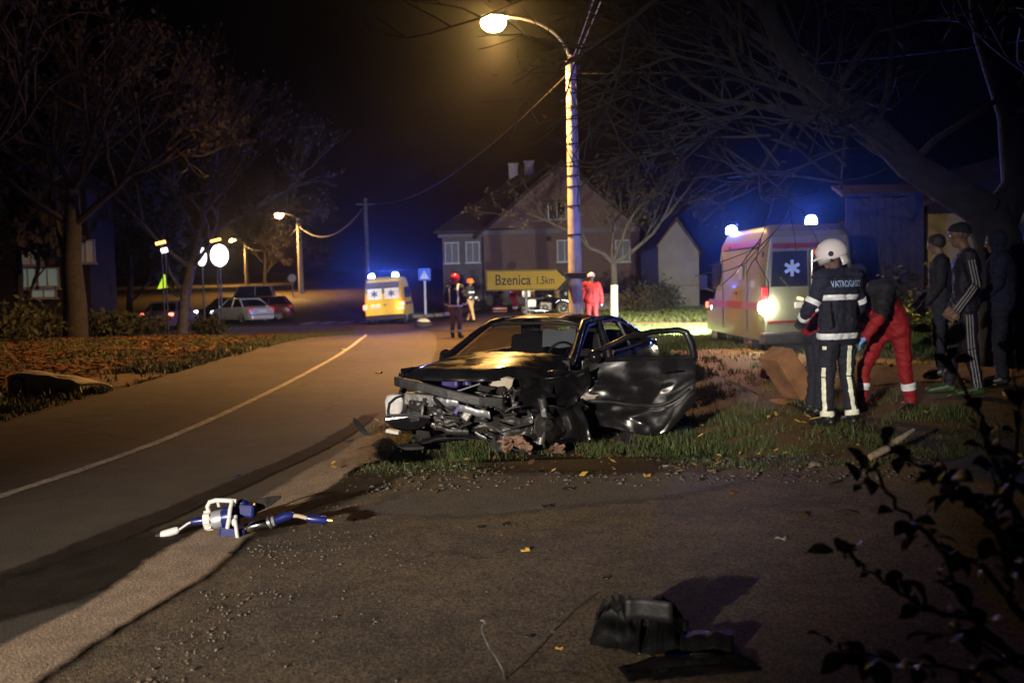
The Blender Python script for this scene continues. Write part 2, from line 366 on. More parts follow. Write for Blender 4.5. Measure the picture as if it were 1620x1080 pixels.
# zebra crossing bars across the side street mouth
zb = MB()
for k in range(6):
    x = -11.2+k*1.0; y0 = 53.0+.22*k; zb.grid(lambda u, v: onz(x+.5*u+.5*v*.2, y0+3.0*v, .030), 2, 4)
zo = zb.build('crosswalk_marking', M['paintline']); zo.data.attributes.new('edge', 'FLOAT', 'POINT').data.foreach_set('value', [1.]*len(zo.data.vertices)); tag(zo, kind='structure')
# dark streaks over the road, a darker colour with ragged edges
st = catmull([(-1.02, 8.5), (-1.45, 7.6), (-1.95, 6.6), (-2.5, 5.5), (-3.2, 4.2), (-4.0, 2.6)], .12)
ribbon('dark_streak', st, lambda t: -.14-.32*math.sin(math.pi*min(1, t*1.1+.1))-.1*t, lambda t: .18+.26*math.sin(math.pi*min(1, t*1.1+.12)), .033, M['dark_cover'], 12, jit=.07, seed=12)
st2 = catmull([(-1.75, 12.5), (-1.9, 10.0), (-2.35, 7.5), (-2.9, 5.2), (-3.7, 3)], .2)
ribbon('dark_streak', st2, -.16, lambda t: .10+.12*t, .0315, M['dark_cover'], 8, jit=.05, seed=22)

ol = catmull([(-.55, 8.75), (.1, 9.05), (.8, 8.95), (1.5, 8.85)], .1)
ribbon('dark_patch', ol, -1.0, 1.05, .034, M['dark_cover'], 14, jit=.12, seed=31)  # darker ground sheet in front of the wreck
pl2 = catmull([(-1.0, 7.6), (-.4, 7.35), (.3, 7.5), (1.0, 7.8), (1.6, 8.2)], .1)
ribbon('shadow_patch', pl2, -1.0, .72, .0235, M['patch'], 16, jit=.1, seed=41)  # the car's cast shadow on the lay-by, put into the asphalt colour
# ------------------------------------------------------------------ grass, leaf litter, gravel (stuff)
def blades(name, n, place, h0, h1, w, mats, lean=.5, clump=0, label=None):
    V = np.zeros((n*3, 3)); mi = np.zeros(n, int); k = 0; c = None
    for i in range(n):
        if clump and i % clump == 0 or c is None: c = place()
        x, y, s = c if not clump else (c[0]+random.gauss(0, .05), c[1]+random.gauss(0, .05), c[2])
        if not clump: c = None
        h = random.uniform(h0, h1)*s; a = random.uniform(0, 6.283); b = random.uniform(0, 6.283); l = random.uniform(0, lean)*h
        z = zf(x, y)
        V[3*i] = (x-math.cos(a)*w*s/2, y-math.sin(a)*w*s/2, z); V[3*i+1] = (x+math.cos(a)*w*s/2, y+math.sin(a)*w*s/2, z)
        V[3*i+2] = (x+math.cos(b)*l, y+math.sin(b)*l, z+h); mi[i] = random.randrange(len(mats))
    o = raw_mesh(name, V, np.arange(n*3).reshape(-1, 3), mats, mi, 'stuff'); return o
def verge_place():
    while True:
        x = random.uniform(-1.55, 4.6); y = random.uniform(7.9, 17)
        e = LOTEDGE(x)
        if y < e-.12: continue
        if y < e+.05 and random.random() < .55: continue
        if x < -1.25 and random.random() < .6: continue
        d = noise.noise((x*1.4, y*1.4, 5.))
        if -.35 < x < 1.3 and y < 9.9 and random.random() < .9: continue
        if d < -.05 and random.random() < .9: continue
        if x > 1.6 and d < .15 and random.random() < .6: continue
        if x > 3.0 and y > 11.5 and random.random() < .75: continue
        return x, y, (.75+.6*max(0, d+.3))*(.55 if y < 10 else 1)
def meadow_place():
    while True:
        x = random.uniform(1.5, 11); y = random.uniform(16, 33)
        if 3.3 < x < 8 and y < 22 and random.random() < .9: continue
        return x, y, 1.+.5*noise.noise((x*.8, y*.8, 2.))
def meadow2_place():
    return random.uniform(2, 16), random.uniform(35.5, 54), 1.5
def left_place():
    while True:
        y = random.uniform(7, 46); x = -6.45-random.expovariate(.22)
        if x < -26: continue
        if -11 < x < -6.5 and 16.8 < y < 19.3 and random.random() < .93: continue
        if y > 42 : continue
        return x, y, 1.+.5*noise.noise((x*.6, y*.6, 8.))
tag(blades('verge_grass', 46000, verge_place, .03, .12, .010, [M['grass'], M['grass'], M['grass_green']], .9, 9), 'tufted green verge grass under and around the wrecked car', 'grass')
tag(blades('lawn_grass', 60000, meadow_place, .05, .14, .03, [M['grass_green']], .6, 6), 'short green grass between the dirt track and the pale path', 'grass')
tag(blades('lawn_grass', 22000, meadow2_place, .05, .12, .05, [M['grass_green'], M['grass']], .6, 6), 'grass strip between the pale path and the low wall', 'grass')
tag(blades('roadside_grass', 60000, left_place, .03, .12, .028, [M['grass'], M['grass_green'], M['grass']], .9, 8), 'rough grass on the bank along the far side of the road', 'grass')
def refuge_place(): return random.uniform(-7, 4), random.uniform(60.8, 64), 1.2
tag(blades('lawn_grass', 5000, refuge_place, .06, .16, .06, [M['grass_green']], .5, 5), 'bright grass behind the kerb by the crossing sign', 'grass')
def flat_leaves(name, n, place, s0, s1, mats, lift=.02, tilt=.5):
    V = np.zeros((n*4, 3)); mi = np.zeros(n, int)
    for i in range(n):
        x, y = place(); s = random.uniform(s0, s1); a = random.uniform(0, 6.283); z = zf(x, y)+random.uniform(.3, 1)*lift
        u = np.array([math.cos(a), math.sin(a), random.uniform(-tilt, tilt)])*s; v = np.array([-math.sin(a), math.cos(a), random.uniform(-tilt, tilt)])*s*.6; c = np.array([x, y, z+abs(u[2])+abs(v[2])*.5])
        V[4*i:4*i+4] = (c-u, c-v, c+u, c+v); mi[i] = random.randrange(len(mats))
    return raw_mesh(name, V, np.arange(n*4).reshape(-1, 4), mats, mi, 'stuff')
M['leaf_or'] = pm('orange_fallen_leaf', (.17, .068, .02), .8, var=.4, scale=6)
M['leaf_br'] = pm('brown_fallen_leaf', (.085, .042, .02), .8, var=.4, scale=6)
def lit_place():
    while True:
        y = random.uniform(13, 42); x = -7.7-abs(random.gauss(0, 4.5))
        if noise.noise((x*.5, y*.3, 4))+.5*noise.noise((x*1.7, y*1.1, 9)) < .05 and random.random() < .88: continue
        return x, y
tag(flat_leaves('leaf_litter', 15000, lit_place, .035, .085, [M['leaf_or'], M['leaf_br'], M['leaf_or']], .06, .35), 'orange fallen leaves carpeting the bank across the road', 'leaves')
def lit_right():
    return random.uniform(-1.6, 5.5), random.uniform(7.6, 15)
tag(flat_leaves('leaf_litter', 420, lit_right, .018, .045, [M['leaf_or'], M['leaf_br'], M['yleaf']], .06, .6), 'scattered dead leaves on the verge around the wreck', 'leaves')
def stones(name, n, place, s0, s1, mat):
    base = np.array([(1, 0, 0), (-.5, .85, 0), (-.5, -.85, 0), (0, .1, .8), (.2, -.1, -.5)]); fc = np.array([(0, 1, 3), (1, 2, 3), (2, 0, 3), (1, 0, 4), (2, 1, 4), (0, 2, 4)])
    V = []; Fc = []
    for i in range(n):
        x, y = place(); s = s0+(s1-s0)*random.random()**3; a = random.uniform(0, 6.283); R = np.array(((math.cos(a), -math.sin(a), 0), (math.sin(a), math.cos(a), 0), (0, 0, 1)))
        V.append((base*np.array([random.uniform(.7, 1.3), random.uniform(.7, 1.3), random.uniform(.6, 1.1)])*s) @ R.T+np.array((x, y, zf(x, y)+.02+s*.25))); Fc.append(fc+5*i)
    return raw_mesh(name, np.concatenate(V), np.concatenate(Fc), [mat], None, 'stuff')
M['stone'] = pm('gravel_stone', (.15, .125, .10), .85, var=.4, scale=30)
M['stone_dark'] = pm('dark_gravel', (.10, .085, .075), .85, var=.4, scale=30)
def gr_place():
    while True:
        t = random.random(); y = 3.4+t*5.2; x = -1.62+abs(random.gauss(0, .42))+.12*noise.noise((y*2, 0, 0))
        if noise.noise((x*2.3, y*2.3, 6)) < .05 and random.random() < .85: continue
        return x, y
def gr2(): return random.uniform(-1.5, 4.5), 3+5.3*random.random()
tag(stones('gravel', 1300, gr_place, .003, .012, M['stone']), 'loose gravel along the crumbling edge of the lay-by', 'gravel')
tag(stones('gravel', 4500, gr2, .002, .009, M['stone_dark']), 'scattered grit over the lay-by asphalt', 'gravel')
tag(stones('gravel', 300, gr2, .002, .008, M['stone']), 'pale grit over the lay-by asphalt', 'gravel')
def gr3(): return random.uniform(-1.6, 3.5), 7.6+random.random()*1.2
tag(stones('gravel', 1500, gr3, .005, .03, M['stone_dark']), 'crumbs of soil and stone at the edge of the verge', 'gravel')
# ================================================================== street lamps, poles, cables
M['lampglow'] = pm('sodium_lamp', (1, .8, .4), .5, var=0, emit=(1.0, .56, .15), estr=LAMPGLOW)
M['lampglow_far'] = pm('sodium_lamp_far', (1, .8, .4), .5, var=0, emit=(1.0, .55, .16), estr=160)
def sodium_lamp(name, label, base, top_h, head, r0, r1, energy, glow, mat, group='sodium street lamps', wires=False, arm_r=.035):
    """concrete post with a curved steel arm and a luminaire; base, head: world points"""
    t = thing(name, label, 'street lamp', base, 0, group)
    head = Vector(head)-Vector(base)
    post = MB(); post.tube([(0, 0, -.3), (0, 0, top_h*.5), (0, 0, top_h)], [r0, (r0+r1)/2, r1], 16)
    post.build('post', mat, t, True)
    h = Vector((head.x, head.y, 0)); L = h.length; u = h.normalized(); pts = []
    z0 = top_h-.35
    for k in range(15):
        a = k/14; pts.append(u*(L*.97*(1-math.cos(a*math.pi/2)))+Vector((0, 0, z0+(head.z+.02-z0)*math.sin(a*math.pi/2)**.8)))
    arm = MB(); arm.tube(pts, arm_r, 10); arm.build('arm', M['galv'], t, True)
    cap = MB(); cap.cyl((0, 0, top_h-.5), (0, 0, top_h+.03), r1*1.12, n=16); cap.cyl((0, 0, top_h-.02), (0, 0, top_h+.16), arm_r*1.7, n=12); cap.build('collar', mat, t, True)
    lum = MB(); rot = Matrix.Rotation(math.atan2(u.y, u.x), 3, 'Z')
    lum.ell(head+u*.05, (.44, .24, .11), 18, 8, -.05, 1, rot); lum.build('lamp_housing', M['galv'], t, True)
    gl = MB(); gl.ell(head+u*.1+Vector((0, 0, -.14)), (.35, .29, .26), 22, 12, -1, .75, rot); gl.build('lamp_bowl', glow, t, True)
    lamp('lamp_light', 'SPOT', head+u*.1+Vector((0, 0, -.52)), energy, SODIUM, .12, RAD(154), (-.06, .07, -1), t, .45)
    return t
PY = 29.0
pole_base = onz(*at(912, 530, PY)[:2]); pole_top = at(900.5, 97, PY); lamp_head = at(786, 28, PY)
main_lamp = sodium_lamp('street_lamp', 'tall concrete street lamp with cable straps standing right behind the wrecked car', pole_base, pole_top.z-pole_base.z, lamp_head, .215, .135, MAINLAMP, M['lampglow'], M['concrete'])
# steel straps and looped cable on the post
sr = lambda z: .215+(.135-.215)*z/(pole_top.z-pole_base.z)
ph = pole_top.z-pole_base.z
for z in (.955, .93, .83, .79, .70, .585, .545, .475, .37):
    b = MB(); zz = z*ph; b.cyl((0, 0, zz-.022), (0, 0, zz+.022), sr(zz)+.012, n=16); b.build('strap', M['black'], main_lamp, True)
b = MB(); zz = at(907, 436, PY).z-pole_base.z; b.box((0, -.02, zz), (.58, .52, .17)); b.build('clamp', M['black'], main_lamp, bevel=.02)
b = MB(); pts = []
for k in range(60):
    a = k/59; zz = ph*(.95-.5*a); pts.append((.02*math.sin(a*40), -(sr(zz)+.02+.03*abs(math.sin(a*23))), zz)) 
b.tube([(x+.12, y+.05, z) for x, y, z in pts], .013, 6); b.build('cable', M['black'], main_lamp, True)
b = MB()
for s in (-1, 1):
    b.cyl((s*.10, -.02, ph-.25), (s*.24, -.02, ph-.22), .012, n=8); b.lathe([(.01, 0), (.035, .02), (.02, .05), (.035, .08), (.01, .12)], (s*.24, -.02, ph-.22), (0, 0, 1), 12)
b.build('insulator', M['darkmetal'], main_lamp, True)

hb = at(443, 338, 88); pb = onz(*at(477, 466, 88)[:2]); pt = at(473, 349, 88)
sodium_lamp('street_lamp', 'distant street lamp on a concrete post beside the bend in the road', pb, pt.z-pb.z, hb, .24, .2, 9000, M['lampglow_far'], M['concrete'], arm_r=.06)
hb2 = at(369, 379, 132); pb2 = onz(*at(391, 452, 132)[:2]); pt2 = at(388, 386, 132)
sodium_lamp('street_lamp', 'farthest and smallest street lamp beyond the bend', pb2, pt2.z-pb2.z, hb2, .24, .2, 6500, M['lampglow_far'], M['concrete'], arm_r=.07)
# the fire crew's work floodlight behind the photographer: its cool light throws the long foreground shadows
M['floodglass'] = pm('lit_floodlight_glass', (1, 1, 1), .4, var=0, emit=(.85, .93, 1), estr=20)
fb = Vector((-8.0, -10.0, zf(-8, -10))); fl = thing('floodlight', 'tripod work floodlight standing behind the photographer at the roadside', 'floodlight', fb)
for k in range(3):
    b = MB(); a = k*2.094; b.tube([(0, 0, 1.0), (.7*math.cos(a), .7*math.sin(a), .0)], .02, 8); b.build('leg', M['darkmetal'], fl, True)
b = MB(); b.tube([(0, 0, .8), (0, 0, 3.1)], .022, 10); b.build('mast', M['galv'], fl, True)
fd = Vector((math.sin(RAD(22)), math.cos(RAD(22)), -math.tan(RAD(7)))).normalized(); fR = fd.to_track_quat('Y', 'Z').to_matrix()
b = MB(); b.box((0, 0, 3.25), (.5, .16, .34), fR); b.build('lamp_head', M['black'], fl, bevel=.02)
b = MB(); b.box(Vector((0, 0, 3.25))+fd*.085, (.44, .01, .28), fR); b.build('glass', M['floodglass'], fl)
lamp('floodlight_beam', 'SPOT', Vector((0, 0, 3.25))+fd*.15, FLOOD, (1.0, .88, .74), .12, RAD(26), fd, fl, 1.0)

# far utility pole without a lamp
up = onz(*at(583, 470, 70)[:2]); t = thing('utility_pole', 'dark utility pole rising behind the far ambulance', 'pole', up)
b = MB(); utz = at(579, 314, 70).z-up.z; b.tube([(0, 0, -.2), (0, 0, utz)], [.2, .13], 10); b.build('post', M['bark_pale'], t, True)
b = MB(); b.box((0, 0, utz-.4), (1.3, .1, .12)); b.build('crossarm', M['bark_pale'], t)
def cable(label, p, q, sag, r, mat=None, group='overhead cables'):
    p = Vector(p); q = Vector(q); pts = [p.lerp(q, k/28)-Vector((0, 0, sag*4*(k/28)*(1-k/28))) for k in range(29)]
    b = MB(); b.tube(pts, r, 6); return tag(b.build('overhead_cable', mat or M['black'], None, True), label, 'cable', group)
ptop = pole_top
cable('cable from the near lamp post up to the far utility pole', ptop+Vector((-.1, 0, -.4)), up+Vector((0, 0, utz-.3)), 1.2, .014)
cable('sagging cable from the far utility pole to the lamp post by the bend', up+Vector((0, 0, utz-.4)), pt+Vector((0, 0, -.5)), 1.5, .05, M['galv'])
cable('cable running on from the lamp by the bend to the farthest lamp', pt+Vector((0, 0, -.5)), pt2+Vector((0, 0, -.3)), 1.2, .06, M['galv'])
cable('thin cable leading right from the near lamp post towards the big tree', ptop+Vector((.1, 0, -.35)), Vector((15, 21, 6.8)), .35, .011)
for dx, dz_, lab in ((-.05, 0, 'left strand of the twin cables passing overhead from the lamp post'), (.12, .02, 'right strand of the twin cables passing overhead from the lamp post')):
    p0 = ptop+Vector((.05+dx*.5, -.1, -.1)); p1 = at(957, -70, 17)+Vector((dx, 0, dz_))
    cable(lab, p0, p0+(p1-p0)*2.4, .3, .010, M['galv'])

# ================================================================== signs
M['signyellow'] = pm('sign_yellow', (.62, .42, .03), .5, var=.06, scale=4)
M['signblack'] = pm('sign_black', (.012, .012, .012), .5, var=0)
M['signblue'] = pm('sign_blue', (.05, .14, .5), .45, var=.06)
M['signwhite'] = pm('sign_white', (.8, .8, .8), .5, var=.04)
def text_mesh(body, size, mat, parent, name='lettering', loc=(0, 0, 0), rot=(RAD(90), 0, 0), ext=.002, ax='CENTER', sx=1.0, off=0.0):
    c = bpy.data.curves.new(name, 'FONT'); c.body = body; c.size = size; c.extrude = ext; c.align_x = ax; c.align_y = 'CENTER'; c.resolution_u = 3; c.offset = off
    o = bpy.data.objects.new(name, c); COL.objects.link(o); dg = bpy.context.evaluated_depsgraph_get(); dg.update()
    me = bpy.data.meshes.new_from_object(o.evaluated_get(dg)); bpy.data.objects.remove(o)
    me.transform(Matrix.Diagonal((sx, 1, 1, 1))); me.materials.clear(); me.materials.append(mat)
    n = bpy.data.objects.new(name, me); COL.objects.link(n); n.location = loc; n.rotation_euler = rot
    if parent: n.parent = parent
    return n
sp = onz(*at(834, 540, 20.5)[:2]); st_ = thing('direction_sign', 'yellow arrow-shaped direction sign on a grey post beside the lamp post', 'road sign', sp)
sz = at(832, 443, 20.5).z-sp.z; sl = at(769, 443, 20.5).x-sp.x; sr_ = at(899, 443, 20.5).x-sp.x; hh = .205
tipx = sr_-.16
rt = RAD(1.0)
def arrow(x0, x1, h, tip, y0, y1, mat, name, dz=0):
    b = MB(); poly = [(x0, -h), (tip, -h), (x1, 0), (tip, h), (x0, h)]
    b.prism(poly, lambda x, z: (x, y0, sz+z-x*.012), lambda x, z: (x, y1, sz+z-x*.012)); return b.build(name, mat, st_)
def chevron(xa, xb, h, y0, y1):
    b = MB(); poly = [(xa, -h), (xb, -h), (xb+.2, 0), (xb, h), (xa, h), (xa+.2, 0)]
    b.prism(poly, lambda x, z: (x, y0, sz+z-x*.012), lambda x, z: (x, y1, sz+z-x*.012)); return b.build('arrow_tip', M['signblack'], st_)
arrow(sl, sr_-.05, hh, sr_-.25, -.05, -.03, M['signyellow'], 'board')
chevron(sr_-.25+.012, sr_-.155, hh, -.056, -.028)
b = MB()
for (a0, a1, c0, c1) in ((sl+.01, sr_-.27, hh-.022, hh-.008), (sl+.01, sr_-.27, -hh+.008, -hh+.022), (sl+.01, sl+.024, -hh+.022, hh-.022)):
    b.box(((a0+a1)/2, -.052, sz+(c0+c1)/2-(a0+a1)/2*.012), (a1-a0, .006, c1-c0), (0, rt*.7, 0))
b.build('border', M['signblack'], st_)
text_mesh('Bzenica', .30, M['signblack'], st_, loc=(sl+.54, -.054, sz+.0), rot=(RAD(90), rt*.7, 0), sx=.80, off=.003)
text_mesh('1.5km', .225, M['signblack'], st_, loc=(sl+1.19, -.054, sz-.02), rot=(RAD(90), rt*.7, 0), sx=.70, off=.001)
b = MB(); b.tube([(0, .01, -.2), (0, .01, sz+hh-.02)], .032, 12); b.build('post', M['galv'], st_, True)
b = MB()
for dz in (-.12, .12): b.box((0, -.012, sz+dz), (.14, .04, .035))
b.build('bracket', M['galv'], st_)
# pedestrian crossing sign
cp = onz(*at(673, 487, 60)[:2]); ct = thing('crossing_sign', 'square blue pedestrian crossing sign on a white post by the kerb', 'road sign', cp)
cz = at(673, 434, 60).z-cp.z
b = MB(); b.tube([(0, 0, -.1), (0, 0, cz+.3)], .075, 10); b.build('post', M['signwhite'], ct, True)
b = MB(); b.box((0, -.10, cz), (.74, .03, .74)); b.build('board', M['signblue'], ct, bevel=.01)
b = MB(); b.prism([(-.27, -.26), (.27, -.26), (0, .25)], lambda x, z: (x, -.12, cz+z), lambda x, z: (x, -.128, cz+z)); b.build('triangle', M['signwhite'], ct)
b = MB(); w_ = -.134
b.ell((0.0, w_, cz+.10), (.035, .004, .035), 10, 6)
for q in (((0, .06), (-.01, -.06), .03), ((-.01, -.06), (-.08, -.2), .022), ((-.01, -.06), (.07, -.2), .022), ((0, .04), (-.08, -.03), .016), ((0, .04), (.08, -.02), .016)):
    b.tube([(q[0][0], w_, cz+q[0][1]), (q[1][0], w_, cz+q[1][1])], q[2], 8, flat=.2)
b.build('walking_figure', M['signblack'], ct)
# small round sign by the bend
rp = onz(*at(463, 462, 84)[:2]); rs = thing('round_sign', 'small round pale road sign near the lamp by the bend', 'road sign', rp)
b = MB(); b.tube([(0, 0, 0), (0, 0, at(463, 438, 84).z-rp.z)], .05, 8); b.build('post', M['galv'], rs)
b = MB(); b.cyl((0, -.08, at(463, 440, 84).z-rp.z), (0, -.05, at(463, 440, 84).z-rp.z), .34, n=20); b.build('disc', M['signwhite'], rs)
# illuminated round shop signs and small lights far left
M['white_glow'] = pm('lit_white_sign', (1, 1, 1), .5, var=0, emit=(1, .97, .93), estr=5)
M['warm_glow'] = pm('lit_orange_sign', (1, .6, .2), .5, var=0, emit=(1, .55, .12), estr=4)
M['green_glow'] = pm('lit_green_sign', (.5, 1, .1), .5, var=0, emit=(.55, .9, .03), estr=.9)
for (px, py, rx, rz_, lab) in ((347, 404, .47, .60, 'larger of two round lit white signs left of the road'), (319, 406, .25, .50, 'smaller of two round lit white signs, partly behind a tree trunk')):
    c = at(px, py, 55); base = onz(c.x, c.y); t = thing('lit_sign', lab, 'lit sign', base, RAD(8), 'round lit white signs')
    b = MB(); b.tube([(0, .12, 0), (0, .12, c.z-base.z+.2)], .05, 8); b.build('post', M['darkmetal'], t)
    b = MB(); b.loft([[(rx*k*math.cos(a), y, c.z-base.z+rz_*k*math.sin(a)) for a in np.linspace(0, 2*math.pi, 25)[:-1]] for k, y in ((.9, -.09), (1, -.06), (1, .06), (.9, .09))]); b.build('lit_face', M['white_glow'], t, True)
for (px, py, w_, h_, mt, lab) in ((254, 384, .42, .12, 'warm_glow', 'small tilted orange lit sign among the trees'), (260, 396, .25, .18, 'white_glow', 'tiny white lit sign beneath the orange one'), (341, 380, .45, .1, 'warm_glow', 'thin orange lit sign above the round white ones')):
    c = at(px, py, 44); base = onz(c.x, c.y); t = thing('lit_sign', lab, 'lit sign', base)
    b = MB(); b.tube([(0, .1, 0), (0, .1, c.z-base.z)], .03, 8); b.build('post', M['darkmetal'], t)
    b = MB(); b.box((0, 0, c.z-base.z), (w_, .1, h_), (0, RAD(-12), 0)); b.build('lit_face', M[mt], t)
c = at(257, 446, 45); base = onz(c.x, c.y); t = thing('lit_sign', 'small glowing green triangular sign above parked cars', 'lit sign', base)
b = MB(); b.tube([(0, .1, 0), (0, .1, c.z-base.z)], .03, 8); b.build('post', M['darkmetal'], t)
b = MB(); cz_ = c.z-base.z; b.prism([(-.22, -.3), (.22, -.25), (.1, .35)], lambda x, z: (x, -.05, cz_+z), lambda x, z: (x, .05, cz_+z)); b.build('lit_face', M['green_glow'], t)

# ================================================================== buildings
M['brick'] = bpy.data.materials.new('red_brick'); M['brick'].use_nodes = True
_n = M['brick'].node_tree; _b = _n.nodes['Principled BSDF']; _b.inputs['Roughness'].default_value = .9
_tc = _n.nodes.new('ShaderNodeTexCoord'); _mp = _n.nodes.new('ShaderNodeMapping'); _mp.inputs['Rotation'].default_value = (RAD(90), 0, 0)
_br = _n.nodes.new('ShaderNodeTexBrick'); _br.inputs['Color1'].default_value = (.15, .058, .034, 1); _br.inputs['Color2'].default_value = (.105, .04, .026, 1); _br.inputs['Mortar'].default_value = (.20, .16, .135, 1)
_br.inputs['Scale'].default_value = 1.0; _br.inputs['Brick Width'].default_value = .26; _br.inputs['Row Height'].default_value = .085; _br.inputs['Mortar Size'].default_value = .012
_n.links.new(_tc.outputs['Object'], _mp.inputs['Vector']); _n.links.new(_mp.outputs[0], _br.inputs['Vector']); _n.links.new(_br.outputs['Color'], _b.inputs['Base Color'])
M['plaster'] = pm('grey_plaster', (.115, .095, .085), .95, var=.15, scale=1.5, bump=.2, bscale=20)
M['plaster_pale'] = pm('pale_plaster', (.15, .13, .118), .95, var=.12, scale=1.2, bump=.2, bscale=20)
M['plaster_yellow'] = pm('yellow_plaster', (.30, .22, .08), .95, var=.15, scale=1.5, bump=.2, bscale=20)
M['rooftile'] = pm('dark_roof_tiles', (.035, .018, .014), .9, var=.3, scale=3, bump=.8, bscale=8)
M['shutter'] = pm('pale_shutter', (.19, .18, .17), .7, var=.1)
M['frame'] = pm('window_frame', (.5, .47, .43), .6, var=.08)
M['chim'] = pm('chimney_render', (.42, .36, .33), .9, var=.2, scale=3)
M['wooddark'] = pm('dark_wood', (.022, .016, .012), .85, var=.3, scale=6)
def window(par, x, y, z, w, h, pane, louvres=0, sill=True):
    f = MB()
    for (cx, cz, dx, dz) in ((0, h/2, w+.12, .07), (0, -h/2, w+.12, .07), (-w/2, 0, .07, h), (w/2, 0, .07, h), (0, 0, .05, h)): f.box((x+cx, y-.03, z+cz), (dx, .08 if cx or dz < .1 else .07, dz))
    fo = f.build('window', M['frame'], par)
    p = MB(); p.box((x, y+.01, z), (w-.06, .04, h-.06)); p.build('pane', pane, fo)
    if louvres:
        l = MB()
        for k in range(louvres): l.box((x, y-.02, z-h/2+.06+(h-.12)*(k+.5)/louvres), (w-.1, .03, (h-.12)/louvres*.7), (RAD(25), 0, 0))
        l.build('shutter', M['shutter'], fo)
    if sill:
        s_ = MB(); s_.box((x, y-.07, z-h/2-.06), (w+.25, .16, .05)); s_.build('sill', M['frame'], fo)
    return fo
# brick house with gable to the road
HY = 65.0
xl = at(765, 400, HY).x; xr = at(1012, 400, HY).x; xw = at(699, 400, HY).x
zE = at(830, 366, HY).z; zA = at(888, 259, HY).z; xa = at(888, 259, HY).x; z0 = at(800, 487, HY).z-.1
house = thing('brick_house', 'two-storey red brick house with steep gable and two chimneys behind the direction sign', 'house', (xa, HY, 0))
g = MB(); x0_, x1_ = xl-xa, xr-xa
g.prism([(x0_, z0-.6), (x1_, z0-.6), (x1_, zE), (0, zA), (x0_, zE)], lambda x, z: (x, 0, z), lambda x, z: (x, 13, z)); g.build('wall', M['brick'], house)
g = MB(); g.prism([(xw-xa, z0-.6), (x0_-.003, z0-.6), (x0_-.003, zE-.05), (xw-xa, zE-.05)], lambda x, z: (x, .6, z), lambda x, z: (x, 11, z)); g.build('side_wing', M['plaster'], house)
g = MB(); g.box(((x0_+x1_)/2, -.06, zE-.02), (x1_-x0_+.1, .14, .28)); g.build('string_course', M['plaster_pale'], house)
g = MB(); g.box(((xw-xa+x0_)/2-.1, .5, zE-.15), (x0_-(xw-xa)+.3, .3, .22)); g.build('eave_board', M['plaster_pale'], house)
g = MB(); g.box(((x0_+x1_)/2, -.05, z0+.35), (x1_-x0_+.06, .1, 2.0)); g.build('plinth', M['plaster_pale'], house)
g = MB(); g.box(((xw-xa+x0_)/2, .55, z0+.35), (x0_-(xw-xa)+.04, .1, 2.0)); g.build('plinth', M['plaster_pale'], house)
sl_ = (zA-zE)/abs(x0_); sr2 = (zA-zE)/x1_
g = MB()
for (xe, s) in ((x0_-.5, sl_), (x1_+.5, sr2)):
    ze = zA-s*abs(xe)
    g.add([(xe, -.5, ze+.02), (0, -.5, zA+.02), (0, 13.4, zA+.02), (xe, 13.4, ze+.02), (xe, -.5, ze+.2), (0, -.5, zA+.22), (0, 13.4, zA+.22), (xe, 13.4, ze+.2)],
          [(0, 3, 2, 1), (4, 5, 6, 7), (0, 1, 5, 4), (1, 2, 6, 5), (2, 3, 7, 6), (3, 0, 4, 7)])
# wing roof: ridge across, sloping to the viewer
xw_ = xw-xa-.5
g.add([(xw_, -.1, zE-.02), (x0_+2.2, -.1, zE-.02), (-.4, 5.6, zA-.25), (-2.8, 5.6, zA-.25), (xw_, -.1, zE+.15), (x0_+2.2, -.1, zE+.15), (-.4, 5.6, zA-.08), (-2.8, 5.6, zA-.08), (xw_, 11.2, zE), (-2.8, 5.8, zA-.3)],
      [(0, 3, 2, 1), (4, 5, 6, 7), (0, 1, 5, 4), (1, 2, 6, 5), (2, 3, 7, 6), (3, 0, 4, 7), (4, 7, 8), (0, 4, 8)])
roof = g.build('roof', M['rooftile'], house)
for px in (812, 837):
    cx = at(px, 270, HY+6).x-xa; zt = at(px, 257 if px > 820 else 261, HY+6).z
    g = MB(); g.box((cx, 6, zt-.9), (.62, .62, 1.8)); g.box((cx, 6, zt+.03), (.74, .74, .1)); g.build('chimney', M['chim'], roof)
for px, py in ((715, 400), (748, 399)):
    c = at(px, py, HY+.6); window(house, c.x-xa, .58, c.z, .85, 1.3, M['shutter'], 12)
for px, py in ((893, 397), (985, 397)):
    c = at(px, py, HY); window(house, c.x-xa, -.02, c.z, .9, 1.35, M['shutter'], 12)
c = at(881, 333, HY); window(house, c.x-xa, -.02, c.z, 1.1, 1.1, M['glassblack'], 0)
c = at(868, 378, HY); g = MB(); g.box((c.x-xa, -.12, c.z), (.3, .2, .3)); g.build('meter_box', M['wooddark'], house)
g = MB(); c = at(880, 320, HY); g.box((c.x-xa, -.18, c.z+.05), (1.8, .4, .1)); g.build('canopy_board', M['wooddark'], house)
